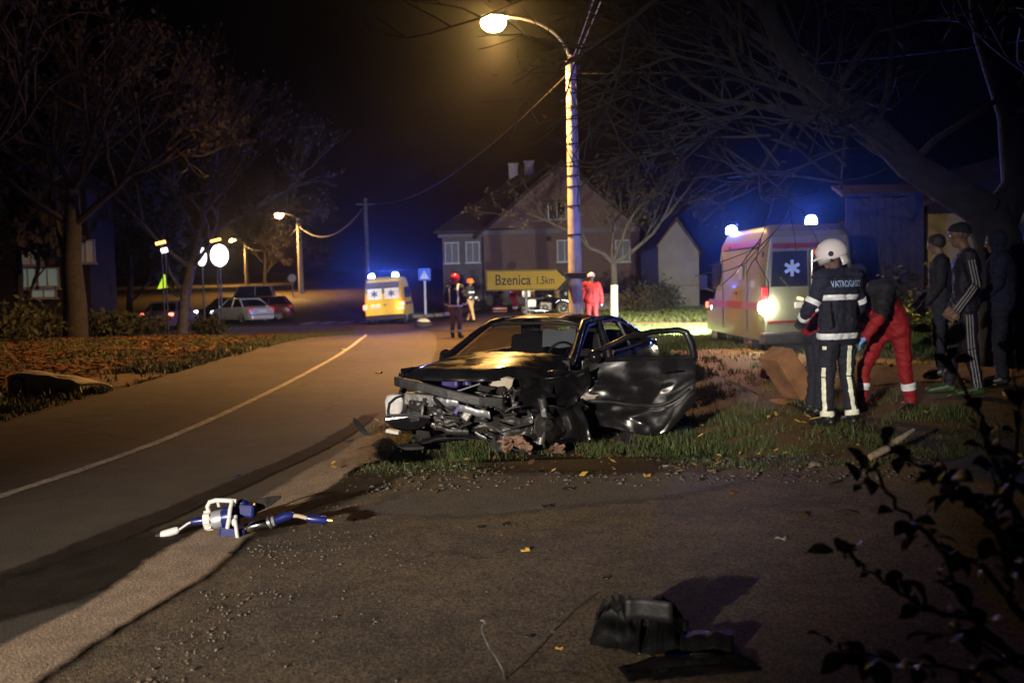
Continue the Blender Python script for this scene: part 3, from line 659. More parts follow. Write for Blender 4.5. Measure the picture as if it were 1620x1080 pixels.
# pale shed with pointed gable
SY = 52.0; sx0 = at(1042, 440, SY).x; sx1 = at(1106, 440, SY).x; sa = at(1070, 349, SY); zb_ = at(1070, 474, SY).z; ze0 = at(1042, 388, SY).z; ze1 = at(1106, 398, SY).z
shed = thing('shed', 'pale plastered shed with a pointed gable left of the near ambulance', 'shed', (sa.x, SY, 0))
g = MB(); g.prism([(sx0-sa.x, zb_-.5), (sx1-sa.x, zb_-.5), (sx1-sa.x, ze1), (0, sa.z), (sx0-sa.x, ze0)], lambda x, z: (x, 0, z), lambda x, z: (x, 7, z)); g.build('wall', M['plaster_pale'], shed)
g = MB()
for (xe, ze) in ((sx0-sa.x-.15, ze0-.2), (sx1-sa.x+.15, ze1-.2)):
    g.add([(xe, -.12, ze+.02), (0, -.12, sa.z+.04), (0, 7.2, sa.z+.04), (xe, 7.2, ze+.02), (xe, -.12, ze+.14), (0, -.12, sa.z+.2), (0, 7.2, sa.z+.2), (xe, 7.2, ze+.14)], [(0, 3, 2, 1), (4, 5, 6, 7), (0, 1, 5, 4), (1, 2, 6, 5), (2, 3, 7, 6), (3, 0, 4, 7)])
g.build('roof', M['rooftile'], shed)
g = MB(); cz = at(1070, 452, SY).z; g.box(((sx0+sx1)/2-sa.x, -.03, cz), (sx1-sx0, .06, .08)); g.build('ledge', M['plaster'], shed)
# low garden wall
gw0, gw1 = at(925, 470, 50), at(1040, 468, 50)
gw = thing('garden_wall', 'low pale garden wall with a coping behind the white-trunked tree', 'wall', (gw0.x, 50, zf(gw0.x, 50)))
L_ = gw1.x-gw0.x; hz_ = at(980, 466, 50).z-zf(gw0.x, 50)
for k in range(5):
    b = MB(); b.box((L_*(k+.5)/5, 0, hz_/2-.1), (L_/5-.16, .14, hz_+.2-.1)); b.build('panel', M['plaster_pale'], gw)
    b = MB(); b.box((L_*k/5, 0, hz_/2), (.18, .2, hz_+.35)); b.build('post', M['plaster'], gw)
b = MB(); b.box((L_/2, 0, hz_+.03), (L_+.1, .22, .06)); b.build('coping', M['plaster'], gw)
# yellow house fragment on the right
YY = 27.0; yx0 = at(1461, 450, YY).x; yx1 = yx0+7; yz = at(1500, 338, YY).z
yh = thing('yellow_house', 'plain yellow plastered house wall behind the bystanders', 'house', (yx0, YY, 0))
g = MB(); g.prism([(0, -.5), (7, -.5), (7, yz), (0, yz)], lambda x, z: (x, 0, z), lambda x, z: (x, 6, z)); g.build('wall', M['plaster_yellow'], yh)
g = MB(); g.prism([(-.5, yz+.003), (7.5, yz+.003), (3.5, yz+1.8)], lambda x, z: (x, -.2, z), lambda x, z: (x, 6.4, z)); g.build('roof', M['black'], yh)
window(yh, 2.6, -.02, yz-1.3, .9, 1.2, M['glassblack'])
# dark timber barn between ambulance and yellow house
bx0 = at(1338, 450, 26).x; barn = thing('barn', 'dark timber barn wall between the near ambulance and the yellow house', 'barn', (bx0, 26, 0))
for k in range(10):
    b = MB(); b.box((.1+.2*k, 0, 1.7), (.19, .04, 3.6+.05*math.sin(k*5))); b.build('plank', M['wooddark'], barn)
b = MB(); b.prism([(-.1, 3.52), (2.0, 3.52), (2.0, 3.6), (-.1, 3.6)], lambda x, z: (x, -.1, z), lambda x, z: (x, .8, z+.3)); b.build('roof', M['black'], barn)
# pale houses far left behind the trees
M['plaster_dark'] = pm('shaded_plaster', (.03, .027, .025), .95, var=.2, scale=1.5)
M['plaster_teal'] = pm('teal_wall', (.30, .42, .38), .9, var=.1, emit=None)
M['litwall'] = pm('lit_window_pane', (.6, .75, .7), .6, var=0, emit=(.45, .68, .6), estr=.10)
M['litwall2'] = pm('lit_curtain', (.7, .68, .6), .6, var=0, emit=(.5, .45, .38), estr=.06)
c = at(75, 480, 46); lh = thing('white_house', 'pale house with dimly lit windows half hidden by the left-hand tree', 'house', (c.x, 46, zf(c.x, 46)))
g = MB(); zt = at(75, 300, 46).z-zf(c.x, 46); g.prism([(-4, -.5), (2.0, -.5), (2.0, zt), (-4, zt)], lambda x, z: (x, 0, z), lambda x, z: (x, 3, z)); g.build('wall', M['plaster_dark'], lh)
g = MB(); g.prism([(-4.5, zt+.003), (2.4, zt+.003), (-1, zt+2.4)], lambda x, z: (x, -.4, z), lambda x, z: (x, 3.4, z)); g.build('roof', M['rooftile'], lh)
for px, py, w_, h_, mt in ((50, 400, 1.0, 1.1, 'litwall2'), (76, 440, 1.0, .9, 'litwall'), (45, 440, .9, .9, 'litwall'), (136, 398, .8, 1.0, 'litwall2'), (98, 290, .6, .7, 'litwall2'), (76, 310, .6, .7, 'litwall2'), (70, 462, 1.1, .5, 'litwall')):
    q = at(px, py, 46); window(lh, q.x-c.x, -.02, q.z-zf(c.x, 46), w_, h_, M[mt])
c = at(145, 475, 48); kh = thing('kiosk', 'small pale lit kiosk wall between dark tree trunks', 'kiosk', (c.x, 48, zf(c.x, 48)))
g = MB(); zt = at(145, 448, 48).z-zf(c.x, 48); g.prism([(-.5, 0), (.4, 0), (.5, zt-.2), (0, zt), (-.3, zt-.1)], lambda x, z: (x, 0, z), lambda x, z: (x, 1.6, z)); g.build('wall', M['whiteplastic'], kh)
g = MB(); g.box((0, -.03, zt*.62), (.7, .05, zt*.4)); g.build('lit_panel', M['litwall'], kh)
# concrete culvert head on the left bank
cu = gnd(92, 622); cul = thing('culvert', 'grey concrete culvert head at the grassy road edge', 'culvert', cu, RAD(-22))
def hw(u, v):   # weathered slab: front face, rounded top edge, then the top running back
    x = -.85+1.5*u; h = (.40-.14*u)*(1-.25*abs(2*u-1)**6); k = v*3
    y, z = (-.18, h*k*.95) if k < 1 else ((-.18+.10*(k-1), h*(.95+.05*(k-1))) if k < 2 else (-.08+.55*(k-2), h*(1-.5*(k-2)**2)))
    return (x+.02*N3(u*9, v*7, 3), y+.025*N3(u*6, v*5, 1), z+.02*N3(u*5, v*5, 8)-.03)
N3 = lambda x, y, z: noise.noise((x, y, z))
b = MB(); b.grid(hw, 30, 18); b.build('headwall', M['concrete'], cul, True, solid=.04)
b = MB(); b.lathe([(.13, -.02), (.16, -.02), (.16, .4), (.13, .4)], (-.62, -.20, .12), (0, 1, 0), 20); b.build('pipe', M['black'], cul, True)
# ================================================================== the wrecked car
# local axes: x towards the car's left flank (right in the picture), y from the front bumper to the tail, z up
M['paint_in'] = pm('inner_panel', (.03, .029, .03), .55, var=.4, scale=9, bump=.3, bscale=30)
M['seat'] = pm('seat_fabric', (.02, .02, .023), .9, var=.2)
M['paper'] = pm('pale_sunshade', (.30, .33, .40), .8, var=.06)
M['airbag'] = pm('airbag_cloth', (.50, .44, .40), .9, var=.1, bump=.3, bscale=20)
M['blueplastic'] = pm('blue_reservoir', (.045, .035, .16), .4, var=.2)
M['chalk'] = pm('white_insulation', (.42, .37, .30), .9, var=.15, bump=.4, bscale=25)
car = thing('wrecked_car', 'black saloon car with its front end torn off and one front door hanging open', 'car', (-.62, 10.2, -.24), RAD(-25))
N3 = lambda x, y, z: noise.noise((x, y, z))
def lerp(a, b, t): return a+(b-a)*t
# hood
def hood(u, v):
    s = u*2-1                                    # -1 right wing .. 1 left wing
    yf = .22+.10*abs(s)**3+.50*sm(s, .25, 1.)    # left corner pushed back
    y = lerp(yf, 1.36+.06*(1-s*s)*-1, v)
    w = lerp(.73, .80, v); x = s*w+.03*sm(s, .4, 1)*(1-v)
    z = lerp(.865, 1.0, v**.8)+.045*(1-s*s)-.05*abs(s)**6
    z += .05*sm(-s, .3, 1)*(1-v)+.03*math.sin(v*5+s*2)*sm(s, .1, .9)-.12*sm(s, .55, 1)*(1-v)**2
    if v < .14: z -= .085*(1-v/.14)**1.6; y += -.015+.02*N3(s*4, v*9, 0)
    z += .012*N3(s*3, v*4, 7)*sm(s, -.2, .8)
    return (x, y, z)
b = MB(); b.grid(hood, 40, 30); b.build('hood', M['blackpaint'], car, True, solid=.012)
# windscreen, header and roof
def screen(u, v):
    s = u*2-1; x = s*lerp(.745, .585, v); y = lerp(1.40, 2.18, v)-.16*(1-s*s)*(1-.4*v); z = lerp(.955, 1.315, v)+.04*(1-s*s)*.6
    return (x, y, z)
b = MB(); b.grid(lambda u, v: screen(.02+u*.96, .03+.93*v), 20, 12); ws = b.build('windscreen', M['glassdark'], car, True)
b = MB(); b.tube([screen(u, .0) for u in np.linspace(0, 1, 15)], .022, 8); b.tube([screen(u, .985) for u in np.linspace(0, 1, 15)], .018, 8); b.build('screen_seal', M['blackplastic'], car, True)
b = MB(); b.tube([Vector(screen(.12, .03))+Vector((0, -.02, .02)), Vector(screen(.42, .16))+Vector((0, -.02, .02))], .011, 6); b.tube([Vector(screen(.5, .02))+Vector((0, -.02, .02)), Vector(screen(.86, .1))+Vector((0, -.02, .02))], .011, 6); b.build('wiper', M['blackplastic'], car)
def roof_(u, v):
    s = u*2-1; y = lerp(2.17-.10*(1-s*s), 3.45, v); w = .60+.03*math.sin(v*math.pi); x = s*w
    z = 1.335+.05*(1-s*s)+.045*math.sin(min(1, v*1.1)*math.pi*.8)-.05*v*v-.05*abs(s)**5; return (x, y, z)
b = MB(); b.grid(roof_, 20, 14); b.build('roof', M['blackpaint'], car, True, solid=.02)
for s in (-1, 1):
    b = MB(); b.tube([(s*.80, 1.26, .95), (s*.765, 1.45, 1.02), (s*.68, 1.83, 1.20), (s*.61, 2.16, 1.335), (s*.60, 2.5, 1.36), (s*.60, 3.1, 1.35), (s*.62, 3.5, 1.28)], [.05, .045, .04, .036, .034, .036, .05], 10); b.build('pillar', M['blackpaint'], car, True)
# bright trim strip inside the left pillar where the door has been opened
b = MB(); b.tube([(.80, 1.42, .90), (.775, 1.56, 1.02), (.70, 1.92, 1.18), (.645, 2.2, 1.285), (.63, 2.5, 1.31)], [.022]*5, 8); b.build('door_seal', M['steel'], car, True)
b = MB(); b.tube([(.83, 2.48, .30), (.84, 2.46, .62), (.80, 2.50, .95), (.64, 2.62, 1.32)], [.07, .065, .05, .035], 10); b.build('pillar', M['blackpaint'], car, True)
# left flank behind the door opening: rear door, glass, rear wing
def flank(u, v):
    y = lerp(2.52, 4.65, u); z = lerp(.28, .96, v)
    x = .875-.10*sm(u, .7, 1.)-.05*abs(v-.55)**2*4+.0
    if v > .85: x -= .04*(v-.85)/.15
    return (x, y, z+.03*v*math.sin(u*2))
b = MB(); b.grid(flank, 18, 10); b.build('rear_door', M['blackpaint'], car, True, solid=.02)
b = MB(); b.grid(lambda u, v: flank(u*.98+.01, .66+.012*v), 18, 1); b.build('crease_strip', M['blackplastic'], car, True, solid=.018)
b = MB(); b.grid(lambda u, v: (lerp(.82, .64+.02*u, v), lerp(lerp(2.60, 2.74, v), lerp(3.9, 3.42, v), u), lerp(.98, 1.30-.06*u*u, v)), 8, 5); b.build('side_window', M['glassdark'], car, True)
b = MB(); b.tube([(.835, 2.56, .965), (.84, 3.2, .975), (.80, 3.92, 1.0)], .014, 6); b.tube([(.655, 2.72, 1.315), (.66, 3.1, 1.32), (.70, 3.5, 1.24), (.79, 3.95, 1.02)], .016, 6); b.tube([(.80, 3.3, .98), (.68, 3.22, 1.29)], .02, 6); b.build('window_trim', M['steel'], car, True)
b = MB(); b.tube([(.62, 3.42, 1.28), (.72, 3.75, 1.12), (.80, 4.05, 1.0)], [.06, .07, .06], 10); b.build('pillar', M['blackpaint'], car, True)
b = MB(); b.grid(lambda u, v: ((u*2-1)*lerp(.60, .72, v), lerp(3.45, 4.08, v), lerp(1.30, 1.0, v)), 10, 6); b.build('rear_window', M['glassdark'], car, True)
b = MB(); b.grid(lambda u, v: ((u*2-1)*.76, lerp(4.02, 4.7, v)-.06*(u*2-1)**2, 1.0+.03*(1-(u*2-1)**2)-.02*v-(.12*(v-.9)/.1 if v > .9 else 0)), 12, 10); b.build('boot_lid', M['blackpaint'], car, True, solid=.015)
b = MB(); b.grid(lambda u, v: (-.875+.05*abs(v-.5)**2*4, lerp(1.25, 4.65, u), lerp(.26, .96, v)), 16, 8); b.build('flank_panel', M['blackpaint'], car, True, solid=.02)
b = MB(); b.grid(lambda u, v: (-lerp(.82, .64, v), lerp(lerp(1.55, 2.2, v), lerp(3.9, 3.42, v), u), lerp(.98, 1.30, v)), 8, 5); b.build('side_window', M['glassdark'], car, True)
b = MB(); b.box((0, 4.62, .55), (1.6, .12, .5)); b.build('rear_bumper', M['blackpaint'], car, bevel=.05)
b = MB(); b.ell((-.93, 1.62, .98), (.10, .07, .07)); b.cyl((-.84, 1.64, .95), (-.93, 1.62, .96), .022); b.build('mirror', M['blackpaint'], car, True)
# floor, sill, bulkhead
b = MB(); b.box((0, 2.9, .28), (1.6, 3.4, .06)); b.box((.80, 1.95, .30), (.12, 1.25, .14)); b.box((-.80, 1.95, .30), (.12, 1.3, .14)); b.build('floor_pan', M['paint_in'], car)
def bulk(u, v):
    x = lerp(-.78, .80, u); z = lerp(.3, .96, v); return (x, 1.22+.06*N3(u*5, v*5, 1)+.12*sm(u, .6, 1)*(1-v), z)
b = MB(); b.grid(bulk, 16, 10); b.build('bulkhead', M['paint_in'], car, True)
# interior
b = MB(); b.loft([[(x, 1.42, .93), (x, 1.72, .96), (x, 1.86, .90), (x, 1.86, .70), (x, 1.5, .6)] for x in (-.74, -.3, .3, .76)]); b.build('dashboard', M['seat'], car, bevel=.02)
for sx in (-.38, .40):
    b = MB(); b.box((sx, 2.42, .52), (.5, .55, .18)); b.box((sx, 2.76, .86), (.48, .15, .62), (RAD(-14), 0, 0)); so = b.build('seat', M['seat'], car, bevel=.05)
    h = MB(); h.box((sx, 2.86, 1.23), (.26, .10, .17), (RAD(-10), 0, 0)); h.build('headrest', M['seat'], so, bevel=.03)
b = MB(); b.box((0, 3.55, .66), (1.3, .5, .2)); b.box((0, 3.75, .92), (1.3, .14, .5), (RAD(-16), 0, 0)); b.build('rear_seat', M['seat'], car, bevel=.05)
b = MB(); pts = [(.40+.18*math.cos(a), 1.98+.06*math.sin(a), .94+.17*math.sin(a)) for a in np.linspace(0, 2*math.pi, 25)]; b.tube(pts, .016, 8, False); b.box((.40, 1.97, .93), (.30, .05, .08)); b.build('steering_wheel', M['blackplastic'], car, True)
b = MB(); b.grid(lambda u, v: (.13+.42*u, 2.04+.03*v, 1.05+.205*v+.01*math.sin(u*9)), 6, 4); b.build('sun_visor', M['paper'], car, solid=.012)
b = MB(); b.ell((0.03, 1.98, 1.26), (.11, .02, .035)); b.build('interior_mirror', M['blackplastic'], car, True)
# collapsed airbag spilling out of the door opening
def bag(u, v):
    a = u*2*math.pi; r = .07+.02*math.sin(3*a)+.01*N3(u*9, v*4, 2)
    c = [(.60, 1.60, .80), (.72, 1.45, .72), (.83, 1.36, .60), (.93, 1.34, .545), (1.04, 1.40, .55)]; k = v*4; i = min(3, int(k)); t = k-i
    p = Vector(c[i]).lerp(Vector(c[i+1]), t); s = .5+.7*math.sin(min(1, v+.15)*math.pi)
    return (p.x+math.cos(a)*r*s*.6, p.y+math.sin(a)*r*s, p.z+math.cos(a)*r*s*.8)
b = MB(); b.grid(bag, 14, 16); b.build('airbag', M['airbag'], car, True)

M['tancover'] = pm('pale_wheel_cover', (.62, .58, .5), .5, var=.15, scale=8)
# ---- torn front structure
def crumple(name, fn, nu, nv, amp, fr, mat, seed, solid=.008, smooth=True):
    def f(u, v):
        p = Vector(fn(u, v)); n = Vector((N3(u*fr, v*fr, seed), N3(u*fr+7, v*fr, seed+3), N3(u*fr, v*fr+7, seed+6)))
        n2 = Vector((N3(u*fr*3, v*fr*3, seed+11), N3(u*fr*3+7, v*fr*3, seed+13), N3(u*fr*3, v*fr*3+7, seed+16)))
        fold = abs(N3(u*fr*1.3+3, v*fr*.6, seed+20)); return p+n*amp+n2*amp*.22+Vector((.5, -1, .2))*(fold-.25)*amp*1.3
    b = MB(); b.grid(f, nu*2, nv*2); return b.build(name, mat, car, smooth, solid=solid)
# crash beam: runs diagonally, left end dropped and pushed in
b = MB(); b.loft([[(p[0]+dx, p[1]+dy, p[2]+dz) for dx, dy, dz in ((0, -.035, -.05), (0, .035, -.05), (0, .035, .05), (0, -.035, .05))] for p in ((-.86, .32, .80), (-.7, .18, .80), (-.45, .12, .775), (-.1, .12, .70), (.22, .20, .625), (.42, .34, .60))]); b.build('crash_beam', M['paint_in'], car, bevel=.012)
crumple('radiator_support', lambda u, v: (lerp(-.80, .45, u), .30+.22*u*u+.05*v, lerp(.30, .74-.10*u, v)), 40, 16, .055, 5, M['darkmetal'], 1)
crumple('grille_carrier', lambda u, v: (lerp(-.62, .25, u), .16+.12*u, lerp(.40, .60-.05*u, v)), 30, 8, .05, 6, M['paint_in'], 31)
crumple('inner_wing', lambda u, v: (lerp(.30, .92, u), lerp(.55, 1.25, u)-.05*v, lerp(.25, .86, v)), 26, 22, .13, 2.1, M['blackpaint'], 41)
crumple('front_wing', lambda u, v: (lerp(.40, 1.02, u)+.1*v*(1-u), lerp(.42, 1.18, u)+.1*math.sin(v*3), lerp(.50, .88, v)-.10*math.sin(u*3)), 30, 20, .13, 1.8, M['blackpaint'], 52)
crumple('front_wing', lambda u, v: (lerp(.62, 1.06, u), lerp(.62, 1.15, u)-.14*v, lerp(.08, .52, v)), 24, 18, .11, 2.0, M['blackpaint'], 77)
crumple('wheel_arch_liner', lambda u, v: (lerp(.2, .72, u), .42+.2*u, lerp(.05, .42, v)+.04*u), 20, 12, .09, 2.2, M['darkmetal'], 63)
crumple('undertray', lambda u, v: (lerp(-.62, .66, u), lerp(.20, .70, v)+.2*u, .16+.06*math.sin(u*4)-.04*v), 30, 10, .05, 5, M['blackplastic'], 83)
# right-hand wing still in place above the wheel
def rwing(u, v):
    y = lerp(.45, 1.35, u); return (-.86-.02*math.sin(v*3), y, lerp(.60+.12*math.sin(u*math.pi)*0, .92, v))
b = MB(); b.grid(rwing, 10, 6); b.build('front_wing', M['blackpaint'], car, True, solid=.015)
crumple('front_wing', lambda u, v: (lerp(-.90, -.70, u), lerp(.46, .20, u), lerp(.62, .86, v)), 12, 10, .05, 4, M['blackplastic'], 91)
# front right wheel
def wheel(par, c, r, w, name='wheel', steer=0., spokes=5, rimmat='alloy', flat=False, ax=(1, 0, 0)):
    A = Vector(ax); A = Matrix.Rotation(steer, 3, 'Z') @ A; c = Vector(c)
    b = MB(); b.lathe([(r*.66, -w*.45), (r*.8, -w*.5), (r*.93, -w*.5), (r*.985, -w*.38), (r, -w*.2), (r, w*.2), (r*.985, w*.38), (r*.93, w*.5), (r*.8, w*.5), (r*.66, w*.45), (r*.6, 0), (r*.66, -w*.45)], c, A, 32)
    wo = b.build(name, M['rubber'], par, True)
    for k in range(0): pass
    d = MB(); d.lathe([(r*.67, -w*.46), (r*.60, -w*.40), (r*.58, w*.40), (r*.67, w*.46), (r*.70, w*.44)], c, A, 32)
    e1 = A.orthogonal().normalized(); e2 = A.cross(e1)
    for sgn in (-1, 1):
        for k in range(spokes):
            a = 2*math.pi*k/spokes; dv = e1*math.cos(a)+e2*math.sin(a); d.tube([c+A*sgn*w*.30+dv*r*.08, c+A*sgn*w*.36+dv*r*.62], [r*.09, r*.065], 6)
        d.lathe([(r*.16, w*.25*sgn), (r*.15, w*.40*sgn), (.001, w*.42*sgn)], c, A, 14)
    d.build('rim', M[rimmat], wo, True)
    return wo
wheel(car, (-.80, .92, .315), .325, .215, steer=RAD(8))
wheel(car, (-.80, 3.65, .315), .325, .215); wheel(car, (.80, 3.65, .315), .325, .215)
# headlamp shell, washer tank, engine bits
def shell(u, v):
    a = math.pi*u; s = math.sin(v*math.pi/2)
    return (-.60+.27*-math.cos(a)*s, .10+.10*(1-s)+.16*u*0, .42-.135*math.sin(a)*s+.02)
b = MB(); b.grid(shell, 22, 10); hl = b.build('headlamp_shell', M['blackpaint'], car, True, solid=.01)
b = MB(); b.tube([(-.60-.27*math.cos(a), .10, .44-.135*math.sin(a)) for a in np.linspace(0, math.pi, 20)], .010, 6); b.build('chrome_edge', M['chrome'], hl, True)
b = MB(); b.tube([(-.86, .13, .45), (-.6, .10, .47), (-.33, .12, .455)], .016, 6); b.tube([(-.42, .1, .47), (-.41, .11, .57)], .018, 6); b.build('lamp_bracket', M['steel'], hl, True)
b = MB(); b.prism([(-.90, .34), (-.92, .60), (-.885, .665), (-.72, .67), (-.695, .60), (-.71, .50), (-.80, .40), (-.82, .33)], lambda x, z: (x, .17, z), lambda x, z: (x, .29, z)); tank = b.build('washer_tank', M['whiteplastic'], car, bevel=.02, smooth=True)
b = MB(); b.tube([(-.70, .15, .66), (-.76, .14, .64), (-.84, .145, .58), (-.86, .145, .50), (-.85, .15, .36)], .012, 6); b.build('hose', M['black'], tank, True)
b = MB(); b.box((-.83, .2, .27), (.16, .08, .04), (0, .1, 0)); b.build('bumper_clip', M['whiteplastic'], car, bevel=.01)
b = MB(); b.box((-.50, .22, .62), (.34, .1, .13), (0, RAD(4), RAD(6))); br_ = b.build('mounting_plate', M['steel'], car, bevel=.012)
b = MB(); b.cyl((-.42, .16, .625), (-.42, .20, .625), .022); b.cyl((-.58, .16, .61), (-.58, .20, .61), .015); b.build('bolt', M['black'], br_)
b = MB(); b.box((-.22, .42, .79), (.20, .16, .12)); b.build('coolant_tank', M['blueplastic'], car, bevel=.03)
b = MB(); b.cyl((-.03, .40, .77), (-.03, .40, .84), .05); b.build('reservoir_cap', M['blueplastic'], car, True)
b = MB(); b.box((-.28, .36, .862), (.26, .04, .015)); b.cyl((-.45, .36, .84), (-.75, .36, .82), .012); b.build('latch_plate', M['galv'], car)
b = MB(); b.prism([(.25, .80), (.30, .86), (.44, .885), (.52, .865), (.50, .80), (.47, .765), (.42, .80), (.34, .79)], lambda x, z: (x, .36, z-.03), lambda x, z: (x, .40, z-.02)); b.build('insulation_scrap', M['chalk'], car)
b = MB(); b.tube([(-.15, .14, .70), (.02, .18, .74), (.20, .24, .80)], .008, 6); b.build('bonnet_stay', M['galv'], car)
R_ = random.Random(5)
b = MB()
for k in range(10):
    c = Vector((R_.uniform(-.35, .55), R_.uniform(.6, 1.05), R_.uniform(.3, .72))); b.box(c, (R_.uniform(.06, .26), R_.uniform(.06, .2), R_.uniform(.04, .18)), (R_.uniform(-1, 1), R_.uniform(-1, 1), R_.uniform(-1, 1)))
b.build('engine_block', M['darkmetal'], car, bevel=.01)
b = MB()
for k in range(9):
    c = Vector((R_.uniform(-.45, .55), R_.uniform(.12, .45), R_.uniform(.28, .66))); d = Vector((R_.uniform(-.3, .4), R_.uniform(-.05, .1), R_.uniform(-.15, .1)))
    b.tube([c, c+d*.5+Vector((0, -.03, R_.uniform(-.05, .05))), c+d], R_.uniform(.008, .02), 7)
b.build('hose', M['black'], car, True)
for k in range(7):
    b = MB(); c = Vector((R_.uniform(-.35, .85), R_.uniform(.2, .45)+.25*(k > 4), R_.uniform(.22, .68))); d = Vector((R_.uniform(-.28, .28), R_.uniform(-.05, .1), R_.uniform(-.1, .12)))
    b.tube([c, c+d*.4+Vector((0, -.03, .02)), c+d], [R_.uniform(.012, .03), .022, .01], 7, flat=.35); b.build('bent_bracket', M['steel'] if k % 2 else M['galv'], car, True)
b = MB(); b.box((.10, .14, .50), (.10, .05, .16), (0, RAD(35), .3)); b.build('alternator_bracket', M['steel'], car, bevel=.02)
b = MB(); b.box((-.02, .15, .54), (.05, .02, .12), (0, RAD(35), .2)); b.build('connector', M['blueplastic'], car, bevel=.01)
b = MB(); b.tube([(-.25, .15, .47), (-.12, .12, .485), (.02, .16, .465)], [.014, .03, .014], 8, flat=.5); b.build('chrome_trim', M['chrome'], car, True)
crumple('torn_padding', lambda u, v: (lerp(.42, .66, u), .34+.12*u-.1*v, lerp(.14, .27, v)-.1*abs(u-.4)), 12, 9, .07, 3.5, M['tanfoam'], 101, solid=.03)
crumple('torn_padding', lambda u, v: (lerp(.80, .94, u), .66, lerp(.06, .13, v)), 8, 6, .05, 3.5, M['tanfoam'], 107, solid=.02)
b = MB(); b.tube([(.72, .62, .62), (.74, .66, .40), (.70, .60, .14)], [.045, .03, .05], 10); b.tube([(.70, .58, .16), (.50, .5, .13), (.3, .55, .22)], .028, 8); b.build('suspension_strut', M['steel'], car, True)
b = MB(); b.lathe([(.02, 0), (.14, 0), (.14, .03), (.06, .04), (.06, .09), (.01, .09)], (.72, .64, .34), (1, -.4, 0), 24); b.build('brake_disc', M['darkmetal'], car, True)
for k in range(14):   # bent sheet-metal strips across the torn front
    x0 = R_.uniform(-.6, .1); x1 = x0+R_.uniform(.2, .5); z0_ = R_.uniform(.24, .66); z1_ = z0_+R_.uniform(-.14, .06); y0_ = R_.uniform(.08, .30); w_ = R_.uniform(.014, .045); sd_ = R_.random()*30
    b = MB(); b.grid(lambda u, v: (x0+(x1-x0)*u, y0_+.06*u+.035*N3(u*4, sd_, 0)-.02*v, z0_+(z1_-z0_)*u+w_*(v-.5)*2+.03*N3(u*3, sd_, 5)), 16, 2); b.build('sheet_strip', M[R_.choice(('darkmetal', 'steel', 'darkmetal', 'galv'))], car, True, solid=.004)
# bumper strip sticking out past the front right wheel
b = MB(); b.loft([[(p[0]+dx, p[1], p[2]+dz) for dx, dz in ((-.03*s, -.012), (.035*s, -.03), (.045*s, .0), (-.02*s, .03))] for p, s in (((-.40, .0, .16), 1.3), ((-.62, -.10, .16), 1.4), ((-.82, -.14, .20), 1.3), ((-.97, -.15, .30), 1.1), ((-1.08, -.15, .43), .9))]); b.build('bumper_strip', M['blackplastic'], car, True)
# ---- open front door, hinged at the left pillar
door = bpy.data.objects.new('front_door', None); COL.objects.link(door); door.parent = car; door.location = (.86, 1.42, 0); door.rotation_euler = (0, 0, RAD(-67))
def dpanel(u, v):
    y = 1.24*u; z = lerp(.22, .955, v); x = .05*math.sin(v*math.pi)*.8-.02
    x += .075*N3(u*2.2, v*2.2, 4)+.07*abs(N3(u*1.7+3, v*2.6-u*1.5, 14))+.022*N3(u*7, v*7, 9)*(1.1-u)*2*(1-v)+.022*(.3-abs(N3(u*5+v*3, v*6-u*2, 25)))*(1-sm(v, .55, .9))+.10*math.sin(u*2.6)*(1-v)*.5; z += (-.10*sm(u, .1, .6)+.36*sm(u, .55, 1.05)**2+.02*N3(u*4, 0, 3))*(1-v)
    return (x, y, z)
me_ = MB(); me_.grid(dpanel, 80, 56); dp = me_.build('door_skin', M['blackpaint'], None, True, solid=.03); dp.parent = door
b = MB(); b.tube([(.0, .05, .95), (-.02, .22, 1.06), (-.06, .50, 1.185), (-.09, .80, 1.245), (-.10, 1.08, 1.255), (-.095, 1.17, 1.23), (-.06, 1.22, 1.10), (.0, 1.24, .95)], [.03, .03, .032, .034, .036, .04, .045, .045], 10)
b.tube([(.0, .03, .955), (0, .6, .95), (0, 1.24, .955)], [.03, .028, .03], 8); o = b.build('window_frame', M['blackpaint'], None, True); o.parent = door
b = MB(); b.ell((.12, .14, 1.0), (.12, .08, .075)); b.cyl((0, .14, .96), (.1, .14, .98), .025); o = b.build('mirror', M['blackpaint'], None, True); o.parent = door
b = MB(); b.tube([(.05, .92, .80), (.085, .98, .81), (.085, 1.08, .815), (.05, 1.13, .81)], .014, 8); o = b.build('handle', M['chrome'], None, True); o.parent = door
b = MB(); b.grid(lambda u, v: (Vector(dpanel(.05+.9*u, .36+.05*v))+Vector((.028, 0, 0))), 24, 2); o = b.build('rubbing_strip', M['blackplastic'], None, True, solid=.012); o.parent = door

# ================================================================== ambulances
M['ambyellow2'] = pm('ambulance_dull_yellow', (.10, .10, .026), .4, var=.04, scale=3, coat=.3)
M['ambyellow'] = pm('ambulance_yellow', (.92, .74, .05), .35, var=.04, scale=3, coat=.4)
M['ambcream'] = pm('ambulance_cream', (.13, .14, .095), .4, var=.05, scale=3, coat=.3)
M['ambred'] = pm('ambulance_red', (.13, .008, .008), .4, var=.05)
M['frosted'] = pm('frosted_lit_window', (.7, .75, .72), .5, var=0, emit=(.62, .72, .68), estr=.35)
M['staremblem'] = pm('star_emblem_blue', (.06, .12, .5), .5, var=0)
M['staremblem_lit'] = pm('star_emblem_reflective', (.30, .42, .95), .3, var=0)
M['taillit'] = pm('lit_tail_lamp', (.9, .05, .04), .4, var=0, emit=(1, .16, .10), estr=6)
M['taildim'] = pm('tail_lamp', (.45, .02, .02), .25, var=.1)
M['taildim2b'] = pm('glowing_side_marker', (.9, .2, .1), .4, var=0, emit=(1, .3, .15), estr=1.2)
M['reverse'] = pm('lit_reversing_lamp', (1, .95, .85), .4, var=0, emit=(1, .93, .72), estr=200)
